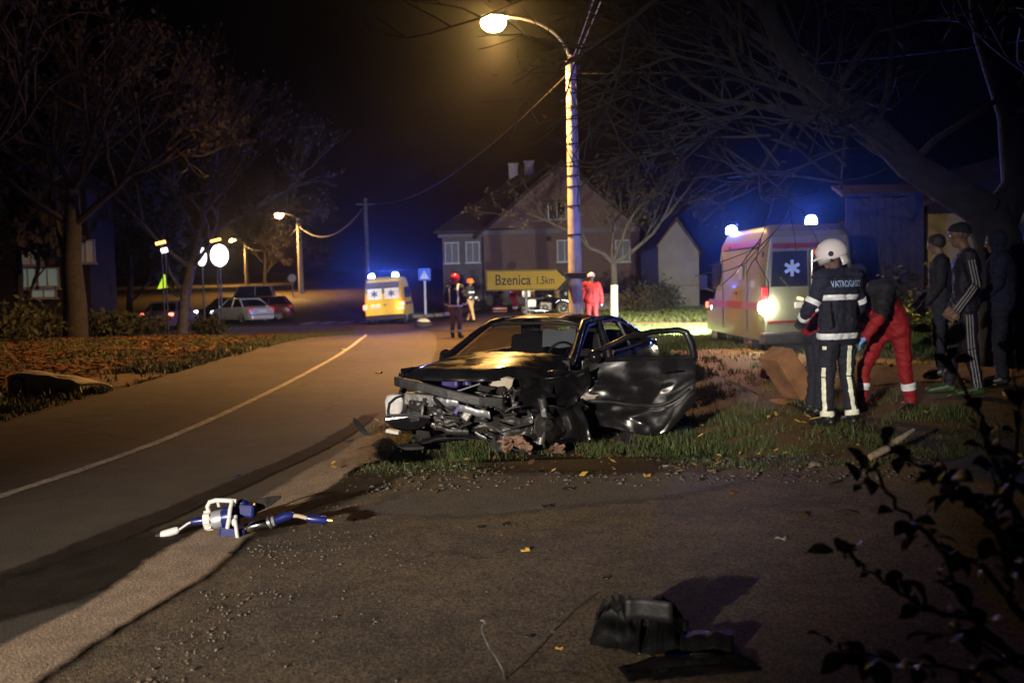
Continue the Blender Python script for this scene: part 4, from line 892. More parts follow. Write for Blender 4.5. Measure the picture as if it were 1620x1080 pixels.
M['plateWhite'] = pm('plate_white', (.75, .76, .8), .5, var=.03)
M['platelamp'] = pm('plate_lamp', (1, .8, .4), .5, var=0, emit=(1, .7, .25), estr=2.5)
M['beacon'] = pm('lit_blue_beacon', (.2, .3, 1), .4, var=0, emit=(.05, .13, 1.0), estr=BEACON)
M['headlit'] = pm('lit_headlamp', (1, 1, .9), .4, var=0, emit=(1, .98, .9), estr=30)
def star(mb, c, r, plane, off):
    for k in range(3):
        a = RAD(90+60*k); d = (math.cos(a)*r, math.sin(a)*r); n = (-math.sin(a)*r*.2, math.cos(a)*r*.2)
        q = [(d[0]+n[0], d[1]+n[1]), (-d[0]+n[0], -d[1]+n[1]), (-d[0]-n[0], -d[1]-n[1]), (d[0]-n[0], d[1]-n[1])]
        mb.prism(q, lambda x, z: (c[0]+x, plane, c[1]+z), lambda x, z: (c[0]+x, plane-off-.0015*k, c[1]+z))
def van_body(t, w, h, L, mats, zb=.42):
    """y = 0 is the tail, the van drives towards +y"""
    def sec(y, top, wid, inn, lo=zb):
        hw = wid/2; r = .14; z1 = top
        return [(-hw, y, lo), (-hw-.0, y, lo+.5), (-hw+.02, y, lo+(z1-lo)*.5), (-hw+inn, y, z1-r), (-hw+inn+r*.4, y, z1-r*.3), (-hw+inn+r*1.2, y, z1), (hw-inn-r*1.2, y, z1), (hw-inn-r*.4, y, z1-r*.3), (hw-inn, y, z1-r), (hw-.02, y, lo+(z1-lo)*.5), (hw, y, lo+.5), (hw, y, lo)]
    b = MB(); b.loft([sec(.06, h-.10, w-.08, .14), sec(0, h-.25, w-.10, .13) if False else sec(.0, h-.14, w-.12, .15), ][::-1]+[sec(.20, h, w, .13), sec(L*.62, h, w, .13), sec(L*.72, h-.18, w, .15), sec(L*.84, 1.32, w-.04, .10), sec(L*.98, 1.05, w-.14, .10), sec(L, .8, w-.2, .08)])
    return b.build('body', mats, t, True)
def beacon(t, x, y, z, r=.13, e=500):
    b = MB(); b.cyl((x, y, z-.03), (x, y, z+.03), r*1.05); b.build('beacon_base', M['black'], t, True)
    b = MB(); b.lathe([(r*1.1, 0), (r*1.15, .06), (r*1.0, .13), (r*.6, .175), (.001, .19)], (x, y, z+.03), (0, 0, 1), 18); b.build('beacon', M['beacon'], t, True)
def van_wheels(t, w, L, r=.34):
    for x in (-w/2+.14, w/2-.14):
        for y in (L*.2, L*.80): wheel(t, (x, y, r), r, .22)
# -- far ambulance on the road
bp_ = Vector((-6.25, 50.2, 0)); bp_.z = zf(bp_.x, bp_.y)
amb = thing('ambulance', 'yellow ambulance van driving away along the road with twin blue beacons lit', 'ambulance', bp_, RAD(1)); amb.rotation_euler = (0, RAD(-2.6), RAD(0))
AW, AH, AL = 2.02, 2.38, 5.2
van_body(amb, AW, AH, AL, [M['ambyellow']])
b = MB(); b.box((0, -.03, 1.02), (1.84, .06, 1.15)); b.build('tailgate', M['ambyellow'], amb, bevel=.03)
b = MB(); b.box((0, -.02, 2.0), (1.62, .05, .26)); b.build('roof_band', M['ambcream'], amb, bevel=.03)
for s in (-1, 1):
    b = MB(); b.prism([(s*.42-.42, 1.24), (s*.42+.42, 1.24), (s*.42+.40-.02*(s > 0), 1.87), (s*.42-.40+.02*(s < 0), 1.87)], lambda x, z: (x, -.02, z), lambda x, z: (x, -.055, z)); wo = b.build('rear_window', M['glassblack'], amb)
    b = MB(); b.prism([(s*.42-.375, 1.29), (s*.42+.375, 1.29), (s*.42+.36, 1.83), (s*.42-.36, 1.83)], lambda x, z: (x, -.05, z), lambda x, z: (x, -.064, z)); b.build('pane', M['frosted'], wo)
    b = MB(); star(b, (s*.42-.02, 1.56), .17, -.064, .006); b.build('star_emblem', M['staremblem'], wo)
b = MB(); b.box((-.94, -.02, .93), (.2, .1, .24)); b.build('tail_light', M['taillit'], amb, bevel=.02)
b = MB(); b.box((.88, -.02, 1.02), (.26, .1, .18)); b.build('tail_light', M['taillit'], amb, bevel=.02)
b = MB(); b.box((.80, -.025, .80), (.34, .1, .12)); b.build('tail_light', M['reverse' if False else 'taillit'], amb, bevel=.02)
lamp('tail_glow', 'POINT', (.8, -.25, .95), 9, (1, .3, .2), .06, parent=amb); lamp('tail_glow', 'POINT', (-.95, -.25, .93), 8, (1, .12, .1), .06, parent=amb)
b = MB(); b.box((-.42, -.07, .92), (.5, .03, .13)); pl_ = b.build('number_plate', M['plateWhite'], amb)
b = MB(); b.box((-.55, -.075, 1.02), (.14, .03, .05)); b.box((-.28, -.075, 1.02), (.14, .03, .05)); b.build('plate_lamp', M['platelamp'], pl_)
b = MB(); b.box((.05, -.065, 1.0), (.12, .03, .04)); b.build('tailgate_handle', M['black'], amb)
b = MB(); b.box((0, -.03, .62), (1.86, .03, .025)); b.build('tailgate_seam', M['black'], amb)
b = MB(); b.box((0, .02, .38), (1.98, .26, .26)); b.build('bumper', M['blackplastic'], amb, bevel=.04)
b = MB(); b.box((1.0, 1.2, 1.56), (.03, 1.1, .55)); b.box((1.0, 2.6, 1.56), (.03, 1.1, .55)); b.build('side_window', M['glassblack'], amb, bevel=.02)
b = MB(); b.box((1.015, 2.2, 1.0), (.012, 4.0, .12)); b.build('side_stripe', M['ambred'], amb)
van_wheels(amb, AW, AL)
beacon(amb, -.62, .75, AH-.02, .125, e=0); beacon(amb, .58, .75, AH-.02, .125, e=0)
# -- near ambulance on the dirt track
bp2 = Vector((6.15, 20.9, 0)); bp2.z = zf(6.15, 20.9)-.17
am2 = thing('ambulance', 'yellow and cream ambulance van with red stripes parked on the dirt track behind the firefighter', 'ambulance', bp2, RAD(1.5))
BW, BH, BL = 2.04, 2.80, 5.4
van_body(am2, BW, BH, BL, [M['ambyellow2']])
b = MB(); b.prism([(-.92, .55), (.92, .55), (.90, 1.8), (.80, 2.56), (-.80, 2.56), (-.90, 1.8)], lambda x, z: (x, .02, z), lambda x, z: (x, -.04, z)); b.build('rear_door', M['ambcream'], am2, bevel=.025)
b = MB(); b.box((0, -.05, 1.4), (.02, .03, 1.7)); b.build('door_seam', M['black'], am2)
b = MB(); b.box((.0, -.045, 2.36), (1.52, .03, .10)); b.build('red_band', M['ambred'], am2)
b = MB(); b.box((.0, -.045, .80), (1.76, .02, .045)); b.build('red_band', M['ambred'], am2)
for s in (-1, 1):
    b = MB(); b.prism([(s*.42-.385, 1.52), (s*.42+.385, 1.52), (s*.41+.36, 2.25), (s*.41-.36, 2.25)], lambda x, z: (x, -.03, z), lambda x, z: (x, -.06, z)); wo = b.build('rear_window', M['glassblack'], am2, bevel=.01)
    b = MB(); star(b, (s*.42+.06, 1.90), .17, -.06, .006); b.build('star_emblem', M['staremblem_lit'], wo)
for s in (-1, 1):
    b = MB(); b.box((s*.93, -.02, 1.28), (.15, .1, .50)); tl = b.build('tail_light', M['taildim'], am2, bevel=.02)
    if s < 0:
        q = MB(); q.ell((s*.93, -.08, 1.10), (.15, .07, .15)); q.build('reversing_lamp', M['reverse'], tl, True)
for s in (-1, 1):
    for zz in (.85, 1.45, 2.2):
        b = MB(); b.cyl((s*.955, -.02, zz-.06), (s*.955, -.02, zz+.06), .022, n=10); b.build('hinge', M['blackplastic'], am2, True)
b = MB(); b.box((.10, -.06, 1.28), (.05, .04, .2)); b.build('door_handle', M['black'], am2, bevel=.012)
b = MB(); b.tube([(-.42, -.075, 1.50), (-.62, -.08, 1.72)], .012, 6); b.build('wiper', M['black'], am2)
b = MB(); b.box((0, .06, 2.62), (.5, .1, .07)); b.build('high_brake_lamp', M['taildim'], am2, bevel=.02)
b = MB()
for k in range(5): b.box((-.55+.27*k, -.125, .47), (.16, .01, .03))
b.build('bumper_grip', M['black'], am2)
lamp('reversing_light', 'POINT', (-.93, -.22, 1.13), 16, (1, .93, .75), .06, parent=am2)
b = MB(); b.box((-.05, -.065, 1.14), (.52, .02, .115)); pl_ = b.build('number_plate', M['plateWhite'], am2)
b = MB(); b.box((-.20, -.07, 1.27), (.12, .04, .05), (0, .3, 0)); b.box((.12, -.07, 1.27), (.12, .04, .05), (0, .3, 0)); b.build('plate_lamp', M['platelamp'], pl_)
b = MB(); b.box((0, .05, .46), (2.0, .34, .26)); b.build('bumper', M['blackplastic'], am2, bevel=.05)
b = MB(); b.box((0, .3, .30), (1.5, .3, .3)); b.build('undercarriage', M['black'], am2)
b = MB(); b.box((-1.02, 2.4, 1.12), (.02, 4.6, .17)); b.build('side_stripe', M['ambred'], am2)
b = MB(); b.box((-.93, 1.9, 2.44), (.02, 3.2, .13), (0, RAD(16), 0)); b.build('side_stripe', M['ambred'], am2)
b = MB(); b.box((-.985, 3.95, 1.78), (.03, .9, .6)); b.build('side_window', M['glassblack'], am2, bevel=.02)
b = MB(); b.box((-1.0, 1.6, 1.85), (.03, .34, .36)); b.build('side_vent', M['ambcream'], am2, bevel=.02)
b = MB()
for y in (1.0, 3.2): b.box((-1.025, y, 1.4), (.012, .02, 1.7))
b.box((-1.03, 2.0, 1.38), (.03, .2, .05)); b.build('door_trim', M['blackplastic'], am2)
b = MB(); b.box((-1.26, 4.3, 1.62), (.2, .12, .36)); b.tube([(-1.0, 4.25, 1.4), (-1.2, 4.3, 1.48)], .04, 8); b.build('mirror', M['black'], am2, bevel=.03)
for s in (-1, 1):
    b = MB(); b.box((s*.70, 5.36, .95), (.24, .16, .26)); b.build('headlight', M['headlit'], am2, bevel=.03)
b = MB(); b.box((-1.0, 5.0, 1.05), (.05, .22, .16)); b.build('side_marker', M['taildim2b'], am2, bevel=.02)
van_wheels(am2, BW, BL, .36)
beacon(am2, -.78, 3.3, BH-.06, .115, e=0); beacon(am2, .42, 1.1, BH+.02, .105, e=0)
for s in (-1, 1): lamp('headlight_beam', 'SPOT', (s*.8, 5.5, .95), 12000, (.96, 1, .86), .06, RAD(74), (-.17+.1*s, 1, -.20), am2, .8)

# ================================================================== cars across the road
M['silver'] = pm('silver_car_paint', (.62, .58, .56), .3, .25, var=.04, coat=.6)
M['darkcar'] = pm('dark_car_paint', (.02, .02, .028), .25, var=.1, coat=.8)
M['purplecar'] = pm('mauve_van_paint', (.20, .17, .22), .35, .1, var=.06, coat=.5)
M['maroon'] = pm('maroon_car_paint', (.16, .02, .02), .3, var=.1, coat=.6)
M['taildim2'] = pm('bright_tail_lamp', (.75, .05, .04), .3, var=0, emit=(1, .08, .05), estr=.25)
def small_car(name, label, cat, loc, rotz, paint, L=4.4, W=1.72, H=1.42, boot=True, tail='taildim2', head='lens', group='cars parked across the road'):
    """y from nose (0) to tail (L)"""
    t = thing(name, label, cat, loc, rotz, group)
    def sec(y, zt, w, zb=.24): return [(-w/2*.94, y, zb), (-w/2, y, zb+.22), (-w/2, y, zt-.12), (-w/2*.92, y, zt-.02), (-w/2*.6, y, zt+.02), (w/2*.6, y, zt+.02), (w/2*.92, y, zt-.02), (w/2, y, zt-.12), (w/2, y, zb+.22), (w/2*.94, y, zb)]
    b = MB(); b.loft([sec(0, .58, W*.80, .32), sec(.12, .70, W*.90), sec(.5, .78, W*.98), sec(L*.28, .92, W), sec(L*.5, .95, W), sec(L*.80, .97, W), sec(L*.93, .95 if boot else .97, W*.98), sec(L*.985, .86, W*.9), sec(L, .6, W*.86, .32)]); b.build('body', paint, t, True)
    w = W*.88; g0, g1, g2, g3 = L*.27, L*.42, L*(.70 if boot else .86), L*(.86 if boot else .97)
    def gs(y, z, ww): return [(-ww/2, y, z), (ww/2, y, z)]
    b = MB(); yy = [g0, g1, (g1+g2)/2, g2, g3]; zz = [.93, H-.03, H, H-.02, .96]; ww = [w, w*.80, w*.80, w*.80, w]
    secs = [[(-W*.46, y, .90), (-a/2, y, z), (0, y, z+.02), (a/2, y, z), (W*.46, y, .90)] for y, z, a in zip(yy, zz, ww)]
    b.loft(secs); b.build('cabin_glass', M['glassblack'], t, False)
    b = MB(); b.loft([[(-a*.40, y, z+.012), (0, y, z+.035), (a*.40, y, z+.012), (a*.38, y, z-.03), (-a*.38, y, z-.03)] for y, z, a in ((g1-.05, H-.05, w), (g1+.1, H-.01, w), ((g1+g2)/2, H, w), (g2, H-.02, w), (g2+.1, H-.07, w))]); b.build('roof', paint, t, True)
    b = MB()
    for s in (-1, 1):
        b.tube([(s*W*.455, g0+.05, .92), (s*w*.405, g1, H-.03)], .03, 6); b.tube([(s*W*.455, (g1+g2)/2, .92), (s*w*.405, (g1+g2)/2+.05, H-.01)], .035, 6); b.tube([(s*W*.455, g3-.1, .94), (s*w*.405, g2, H-.03)], .055, 6); b.tube([(s*w*.405, g1, H-.02), (s*w*.405, g2, H-.02)], .025, 6)
    b.build('pillar', paint, t, True)
    for s in (-1, 1):
        b = MB(); b.box((s*W*.40, L*.965, .80), (.24, .22, .16)); b.build('tail_light', M[tail], t, bevel=.03)
        b = MB(); b.ell((s*W*.38, .10, .62), (.16, .12, .09)); b.build('headlight', M[head], t, True)
        b = MB(); b.box((s*(W/2+.06), g0+.3, .96), (.14, .09, .11)); b.build('mirror', paint, t, bevel=.02)
        b = MB(); b.box((s*(W/2+.005), L*.50, .80), (.02, .16, .03)); b.box((s*(W/2+.005), L*.68, .80), (.02, .16, .03)); b.build('door_handle', M['chrome'], t)
        for y in (L*.18, L*.80): wheel(t, (s*(W/2-.10), y, .31), .31, .2)
    b = MB(); b.box((0, L-.0, .38), (W*.84, .1, .22)); b.box((0, .02, .38), (W*.8, .1, .2)); b.build('bumper', paint, t, bevel=.04)
    b = MB(); b.box((0, L+.0, .70), (.5, .03, .11)); b.build('number_plate', M['plateWhite'], t)
    return t
wc = gnd(402, 512); small_car('parked_car', 'silver saloon car stopped across the road facing left', 'car', (wc.x-2.65, wc.y+3.0, wc.z), RAD(-134), M['silver'])
c2 = onz(wc.x+.2, wc.y+5.0); small_car('parked_car', 'dark maroon hatchback just behind the tail of the silver saloon', 'car', (c2.x-3.2, c2.y+.4, c2.z), RAD(-82), M['maroon'], 4.0, 1.68, 1.45, False)
c3 = onz(wc.x-2.3, wc.y+8.5); small_car('parked_van', 'mauve people carrier parked behind the silver saloon', 'van', (c3.x-2.6, c3.y, c3.z), RAD(-80), M['purplecar'], 4.4, 1.8, 2.0, False)
c4 = onz(wc.x-3.6, wc.y+4.5); hc = small_car('parked_car', 'dark car with a bright white headlight beyond the nose of the silver saloon', 'car', (c4.x-.2, c4.y-1.2, c4.z), RAD(-25), M['darkcar'], head='headlit')
c5 = gnd(250, 486); c5 = onz(at(250, 480, 50).x, 50); small_car('parked_car', 'dark car with two lit tail lamps under the green triangular sign', 'car', (c5.x, c5.y+4, c5.z), RAD(180), M['purplecar'], tail='taillit')
# ================================================================== motorcycle
mp = onz(1.55, 45.5); mc = thing('motorcycle', 'black touring motorcycle with white panniers standing behind the sign post', 'motorcycle', mp, RAD(0))
for x in (-.78, .80): wheel(mc, (x, 0, .33), .33, .14, spokes=7, ax=(0, 1, 0))
b = MB(); b.box((.0, 0, .45), (.55, .34, .38), (0, .1, 0)); b.ell((-.02, -.2, .38), (.14, .1, .14)); b.build('engine', M['darkmetal'], mc, bevel=.04)
b = MB(); b.ell((.16, 0, .90), (.32, .17, .17)); b.build('fuel_tank', M['blackpaint'], mc, True)
b = MB(); b.loft([[(x, -w, z), (x, w, z), (x, w*.8, z+h), (x, -w*.8, z+h)] for x, z, w, h in ((-.75, .82, .12, .1), (-.4, .74, .18, .1), (-.05, .78, .16, .1), (.0, .82, .12, .1))]); b.build('seat', M['black'], mc, bevel=.03)
b = MB(); b.loft([[(x, -w, z), (x, w, z), (x, w*.8, z+h), (x, -w*.8, z+h)] for x, z, w, h in ((.35, .80, .22, .35), (.62, .75, .26, .45), (.85, .80, .16, .30))]); b.build('fairing', M['blackpaint'], mc, bevel=.04)
b = MB(); b.grid(lambda u, v: (.78-.26*v, (u-.5)*.46, 1.15+.32*v), 6, 4); b.build('windshield', M['lens'], mc, True, solid=.006)
b = MB()
for s in (-1, 1): b.tube([(.80, s*.09, .33), (.58, s*.1, 1.0)], .03, 8)
b.build('fork', M['chrome'], mc, True)
b = MB(); b.tube([(.42, -.40, 1.08), (.52, -.2, 1.12), (.55, 0, 1.08), (.52, .2, 1.12), (.42, .40, 1.08)], .018, 8); b.build('handlebar', M['chrome'], mc, True)
for s in (-1, 1):
    b = MB(); b.box((-.68, s*.30, .60), (.5, .2, .34)); b.build('pannier', M['whiteplastic'], mc, bevel=.06)
    b = MB(); b.tube([(.1, s*.2, .25), (-.3, s*.24, .24), (-.95, s*.24, .32)], [.03, .05, .06], 10); b.build('exhaust', M['chrome'], mc, True)
b = MB(); b.box((-.86, 0, 1.02), (.4, .42, .3)); b.build('top_box', M['whiteplastic'], mc, bevel=.08)
b = MB(); b.ell((.92, 0, .98), (.07, .1, .09)); b.build('headlight', M['lens'], mc, True)
b = MB(); b.loft([[(x, -.08, z), (x, .08, z), (x, .08, z+.02), (x, -.08, z+.02)] for x, z in ((.45, .60), (.6, .68), (.8, .70), (1.0, .64), (1.1, .52))]); b.build('mudguard', M['chrome'], mc)
b = MB(); b.tube([(0, -.1, .25), (-.05, -.32, 0)], .02, 6); b.build('side_stand', M['darkmetal'], mc)
# ================================================================== wheel torn off, lying on the road
wl = gnd(670, 519); lw = thing('loose_wheel', 'loose car wheel lying flat on the road beside the far ambulance', 'wheel', wl+Vector((0, 0, .02)), .4)
lt = wheel(lw, (0, 0, .15), .38, .26, name='tyre', ax=(.06, -.05, 1))
b = MB(); b.lathe([(.30, .10), (.27, .18), (.15, .25), (.001, .27)], (0, 0, .15), (.06, -.05, 1), 20); b.build('wheel_cover', M['tancover'], lt, True)
# ================================================================== people
M['skin'] = pm('skin', (.15, .088, .064), .55, var=.06, scale=8)
M['hair'] = pm('dark_hair', (.015, .012, .01), .7, var=.3, scale=40)
M['navy'] = pm('navy_turnout_cloth', (.011, .013, .025), .85, var=.3, scale=9, bump=.4, bscale=25)
M['redsuit'] = pm('red_coverall', (.25, .006, .011), .75, var=.12, scale=6, bump=.4, bscale=22)
M['reflect'] = pm('reflective_tape', (.80, .86, .95), .35, var=.05, scale=30)
M['reflect_y'] = pm('yellow_edged_tape', (.86, .88, .72), .4, var=.05, scale=30)
M['lettering'] = pm('reflective_lettering', (.42, .58, .95), .35, var=0)
M['helmet_w'] = pm('white_helmet', (.74, .70, .74), .25, var=.04, scale=5, coat=.5)
M['helmet_r'] = pm('red_helmet', (.40, .015, .05), .25, var=.05, coat=.5)
M['helmet_o'] = pm('orange_helmet', (.80, .16, .02), .3, var=.05, coat=.4)
M['browncloth'] = pm('brown_trousers', (.20, .135, .115), .9, var=.15, bump=.3, bscale=25)
M['tancloth'] = pm('tan_trousers', (.40, .27, .15), .9, var=.12, bump=.3, bscale=25)
M['tracksuit'] = pm('dark_blue_tracksuit', (.008, .0075, .019), .7, var=.2, bump=.3, bscale=25)
M['bluehood'] = pm('blue_hooded_jacket', (.007, .011, .042), .85, var=.2, bump=.3, bscale=25)
M['jeans'] = pm('dark_jeans', (.010, .012, .024), .9, var=.25, bump=.3, bscale=30)
M['blackjacket'] = pm('black_jacket', (.006, .006, .007), .8, var=.3, bump=.3, bscale=25)
M['glove_b'] = pm('blue_gloves', (.18, .35, .85), .5, var=.06)
M['glove_k'] = pm('dark_gloves', (.02, .02, .02), .7, var=.2)
M['boot'] = pm('black_boots', (.012, .012, .012), .45, var=.3)
M['whitestripe'] = pm('white_stripe', (.24, .23, .26), .7, var=.05)
M['greenshoe'] = pm('green_shoe', (.020, .055, .018), .5, var=.15)
M['hivis'] = pm('hi_vis_vest', (.60, .78, .30), .7, var=.06)
M['beige'] = pm('beige_coat', (.45, .36, .25), .85, var=.1)
M['eye'] = pm('eye_white', (.7, .68, .66), .2, var=0)

BASE = dict(pelvis=(0, 0, .98), waist=(0, 0, 1.12), chest=(0, 0, 1.34), neck=(0, .01, 1.49), head=(0, -.01, 1.665),
            shR=(-.185, .01, 1.435), shL=(.185, .01, 1.435), elR=(-.25, .03, 1.16), elL=(.25, .03, 1.16), wrR=(-.26, -.05, .91), wrL=(.26, -.05, .91),
            hiR=(-.095, 0, .93), hiL=(.095, 0, .93), knR=(-.105, -.015, .50), knL=(.105, -.015, .50), anR=(-.11, .02, .085), anL=(.11, .02, .085), toR=(-.135, -.16, .03), toL=(.135, -.16, .03))
def person(label, loc, rotz, pose, mats, h=1.78, bulk=1.0, voxel=.011, group=None, fingers=True, facedir=(0, -1, 0), headup=(0, 0, 1), hair=True, cat='person'):
    """pose: overrides of BASE (local axes: the person faces -y); mats: top, bottom, shoe, hand"""
    J = {k: Vector(pose.get(k, v)) for k, v in BASE.items()}
    t = thing('person', label, cat, loc, rotz, group); t.scale = (h/1.78,)*3
    bones = []
    B = lambda n, a, b, ra, rb, m: bones.append((n, Vector(a), Vector(b), ra, rb, m))
    k = bulk; up = (J['neck']-J['pelvis']).normalized(); across = (J['shL']-J['shR']).normalized(); hipx = (J['hiL']-J['hiR']).normalized(); fw = across.cross(up).normalized()
    B('chest', J['chest']-across*.085, J['chest']+across*.085, .118*k, .118*k, 'top'); B('chest', J['chest']+up*.07-across*.10, J['chest']+up*.07+across*.10, .09*k, .09*k, 'top')
    B('torso', J['chest']-across*.05, J['waist']-hipx*.05, .118*k, .112*k, 'top'); B('torso', J['chest']+across*.05, J['waist']+hipx*.05, .118*k, .112*k, 'top')
    B('hem', J['waist']-hipx*.06, J['pelvis']-hipx*.065, .112*k, .118*k, 'top'); B('hem', J['waist']+hipx*.06, J['pelvis']+hipx*.065, .112*k, .118*k, 'top')
    B('hips', J['hiR'], J['hiL'], .118, .118, 'bottom')
    B('yoke', J['neck']-up*.03, J['shR'], .07, .075*k, 'top'); B('yoke', J['neck']-up*.03, J['shL'], .07, .075*k, 'top')
    B('neck', J['neck']-up*.02, J['head']-Vector(headup)*.03, .058, .054, 'skin')
    for s in 'RL':
        B('upper_arm'+s, J['sh'+s], J['el'+s], .068*k, .054*k, 'top'); B('forearm'+s, J['el'+s], J['wr'+s], .053*k, .042*k, 'top')
        B('thigh'+s, J['hi'+s], J['kn'+s], .098, .068, 'bottom'); B('shin'+s, J['kn'+s], J['an'+s]+Vector((0, 0, .05)), .068, .056, 'bottom')
        B('foot'+s, J['an'+s], J['to'+s]+Vector((0, 0, .012)), .05, .042, 'shoe'); B('foot'+s, J['an'+s]+(J['an'+s]-J['to'+s])*.22+Vector((0, 0, -.03)), J['to'+s]+Vector((0, 0, .01)), .045, .042, 'shoe')
        # hand: palm, four fingers and a thumb continuing the forearm
        d = (J['wr'+s]-J['el'+s]).normalized(); side = d.cross(fw); side = side.normalized() if side.length > .01 else across; pn = d.cross(side).normalized()
        pl = J['wr'+s]+d*.085
        B('hand'+s, J['wr'+s], J['wr'+s]+d*.03, .034, .032, 'hand'); B('hand'+s, J['wr'+s]+d*.03-pn*.022, pl-pn*.028, .020, .018, 'hand'); B('hand'+s, J['wr'+s]+d*.03+pn*.022, pl+pn*.028, .020, .018, 'hand')
        if fingers:
            for q, (off, ln) in enumerate(((-.033, .055), (-.011, .068), (.011, .072), (.033, .062))):
                a = pl+pn*off; c = side*(.020 if s == 'R' else -.020)
                B('hand'+s, a, a+d*ln*.55+c*.4+pn*off*.2, .0105, .0095, 'hand'); B('hand'+s, a+d*ln*.55+c*.4+pn*off*.2, a+d*ln*.9+c*1.5+pn*off*.2, .0095, .0085, 'hand')
            a = J['wr'+s]+d*.035+pn*.03; B('hand'+s, a, a+d*.035+pn*.032, .013, .011, 'hand'); B('hand'+s, a+d*.035+pn*.032, a+d*.068+pn*.034, .011, .0095, 'hand')
    H = J['head']; hd = Vector(facedir).normalized(); hu = Vector(headup); hu = (hu-hd*hu.dot(hd)).normalized(); hs = hd.cross(hu)
    B('head', H+hu*.03-hd*.025, H+hu*.035+hd*.02, .088, .082, 'skin'); B('head', H-hu*.045+hd*.035, H-hu*.075+hd*.062, .058, .038, 'skin'); B('head', H-hu*.02+hd*.0, H-hu*.055+hd*.03, .070, .055, 'skin')
    B('head', H+hu*.022+hd*.098, H-hu*.018+hd*.117, .011, .016, 'skin'); B('head', H+hu*.04-hs*.035+hd*.082, H+hu*.04+hs*.035+hd*.082, .016, .016, 'skin')
    B('head', H-hu*.052-hs*.018+hd*.092, H-hu*.052+hs*.018+hd*.092, .0095, .0095, 'skin')
    for q in (-1, 1): B('head', H+hs*q*.084+hu*.025-hd*.012, H+hs*q*.086-hu*.02-hd*.004, .018, .012, 'skin')
    mb = MB()
    def ball(c, r):
        n, m = (10, 6) if r > .03 else (8, 5); mb.ell(c, (r, r, r), n, m)
    for n, a, b_, ra, rb, m in bones:
        ball(a, ra); ball(b_, rb)
        if (a-b_).length > 1e-4: mb.tube([a, b_], [ra, rb], 12)
    o = mb.build('body', M['skin'], None, False, fixn=True)
    md = o.modifiers.new('r', 'REMESH'); md.mode = 'VOXEL'; md.voxel_size = voxel; md.use_smooth_shade = True
    ms = o.modifiers.new('s', 'SMOOTH'); ms.factor = .5; ms.iterations = 2 if voxel < .015 else 1
    dg = bpy.context.evaluated_depsgraph_get(); dg.update(); me = bpy.data.meshes.new_from_object(o.evaluated_get(dg)); bpy.data.objects.remove(o)
    # cloth folds and nearest-bone materials
    nv = len(me.vertices); co = np.zeros(nv*3); me.vertices.foreach_get('co', co); co = co.reshape(-1, 3)
    D = []
    for n, a, b_, ra, rb, m in bones:
        a = np.array(a); ab = np.array(b_)-a; L2 = max(1e-9, ab@ab); tt = np.clip(((co-a)@ab)/L2, 0, 1); D.append(np.linalg.norm(co-(a+tt[:, None]*ab), axis=1)-(ra+(rb-ra)*tt))
    near = np.argmin(np.array(D), 0); names = [b_[0] for b_ in bones]; slot = ['skin', 'top', 'bottom', 'shoe', 'hand']; ms_ = [slot.index(b_[5]) for b_ in bones]
    vb = np.array([names[i] for i in near]); vm = np.array([ms_[i] for i in near])
    nr = np.zeros(nv*3); me.vertices.foreach_get('normal', nr); nr = nr.reshape(-1, 3)
    sd = random.random()*50
    for i in range(nv):
        if vm[i] in (1, 2):
            p = co[i]; w = noise.noise((p[0]*6+sd, p[1]*6, p[2]*11))*.015+(.5-abs(noise.noise((p[0]*10, p[1]*10+sd, p[2]*19+p[0]*6)))*2)*.010+noise.noise((p[0]*26, p[1]*26+sd, p[2]*34))*.0035
            co[i] += nr[i]*(w+.003)
    me.vertices.foreach_set('co', co.ravel()); me.update()
    me.materials.clear()
    for key in ('skin', 'top', 'bottom', 'shoe', 'hand'): me.materials.append(M[mats.get(key, 'skin')])
    pi = []
    for p in me.polygons:
        pi.append(max(vm[v] for v in p.vertices) if not any(vm[v] == 0 for v in p.vertices) else min(vm[v] for v in p.vertices))
    me.polygons.foreach_set('material_index', pi); me.polygons.foreach_set('use_smooth', [True]*len(pi)); me.update()
    o = bpy.data.objects.new('body', me); COL.objects.link(o); o.parent = t
    P = dict(t=t, J=J, body=o, vb=vb, H=H, hd=hd, hu=hu, hs=hs, up=up, fw=fw, across=across, bvh=None, k=k)
    for q in (-1, 1):
        e = MB(); e.ell(H+hu*.022+hs*q*.033+hd*.087, (.0125, .0125, .0125), 10, 6); eo = e.build('eye', M['eye'], t, True)
    if hair: strip(P, 'hair', lambda n: n == 'head', [(H+hu*.045+hd*.055, (hu*.8-hd*.75))], M['hair'], .011)
    return P
def strip(P, name, bonef, planes, mat, off, seam=None):
    """a piece of the body surface lifted by off, kept on the positive side of each (point, normal) plane"""
    bm = bmesh.new(); bm.from_mesh(P['body'].data); bm.verts.ensure_lookup_table()
    dead = [v for v in bm.verts if not bonef(P['vb'][v.index])]; bmesh.ops.delete(bm, geom=dead, context='VERTS')
    for p, n in planes:
        bmesh.ops.bisect_plane(bm, geom=bm.verts[:]+bm.edges[:]+bm.faces[:], plane_co=p, plane_no=-Vector(n), clear_outer=True)
    if not bm.faces: bm.free(); return None
    bm.normal_update()
    for v in bm.verts: v.co += v.normal*off
    me = bpy.data.meshes.new(name); bm.to_mesh(me); bm.free(); me.materials.clear(); me.materials.append(mat)
    me.polygons.foreach_set('material_index', [0]*len(me.polygons)); me.polygons.foreach_set('use_smooth', [True]*len(me.polygons))
    o = bpy.data.objects.new(name, me); COL.objects.link(o); o.parent = P['t']
    md = o.modifiers.new('t', 'SOLIDIFY'); md.thickness = off*.9; md.offset = -1; return o
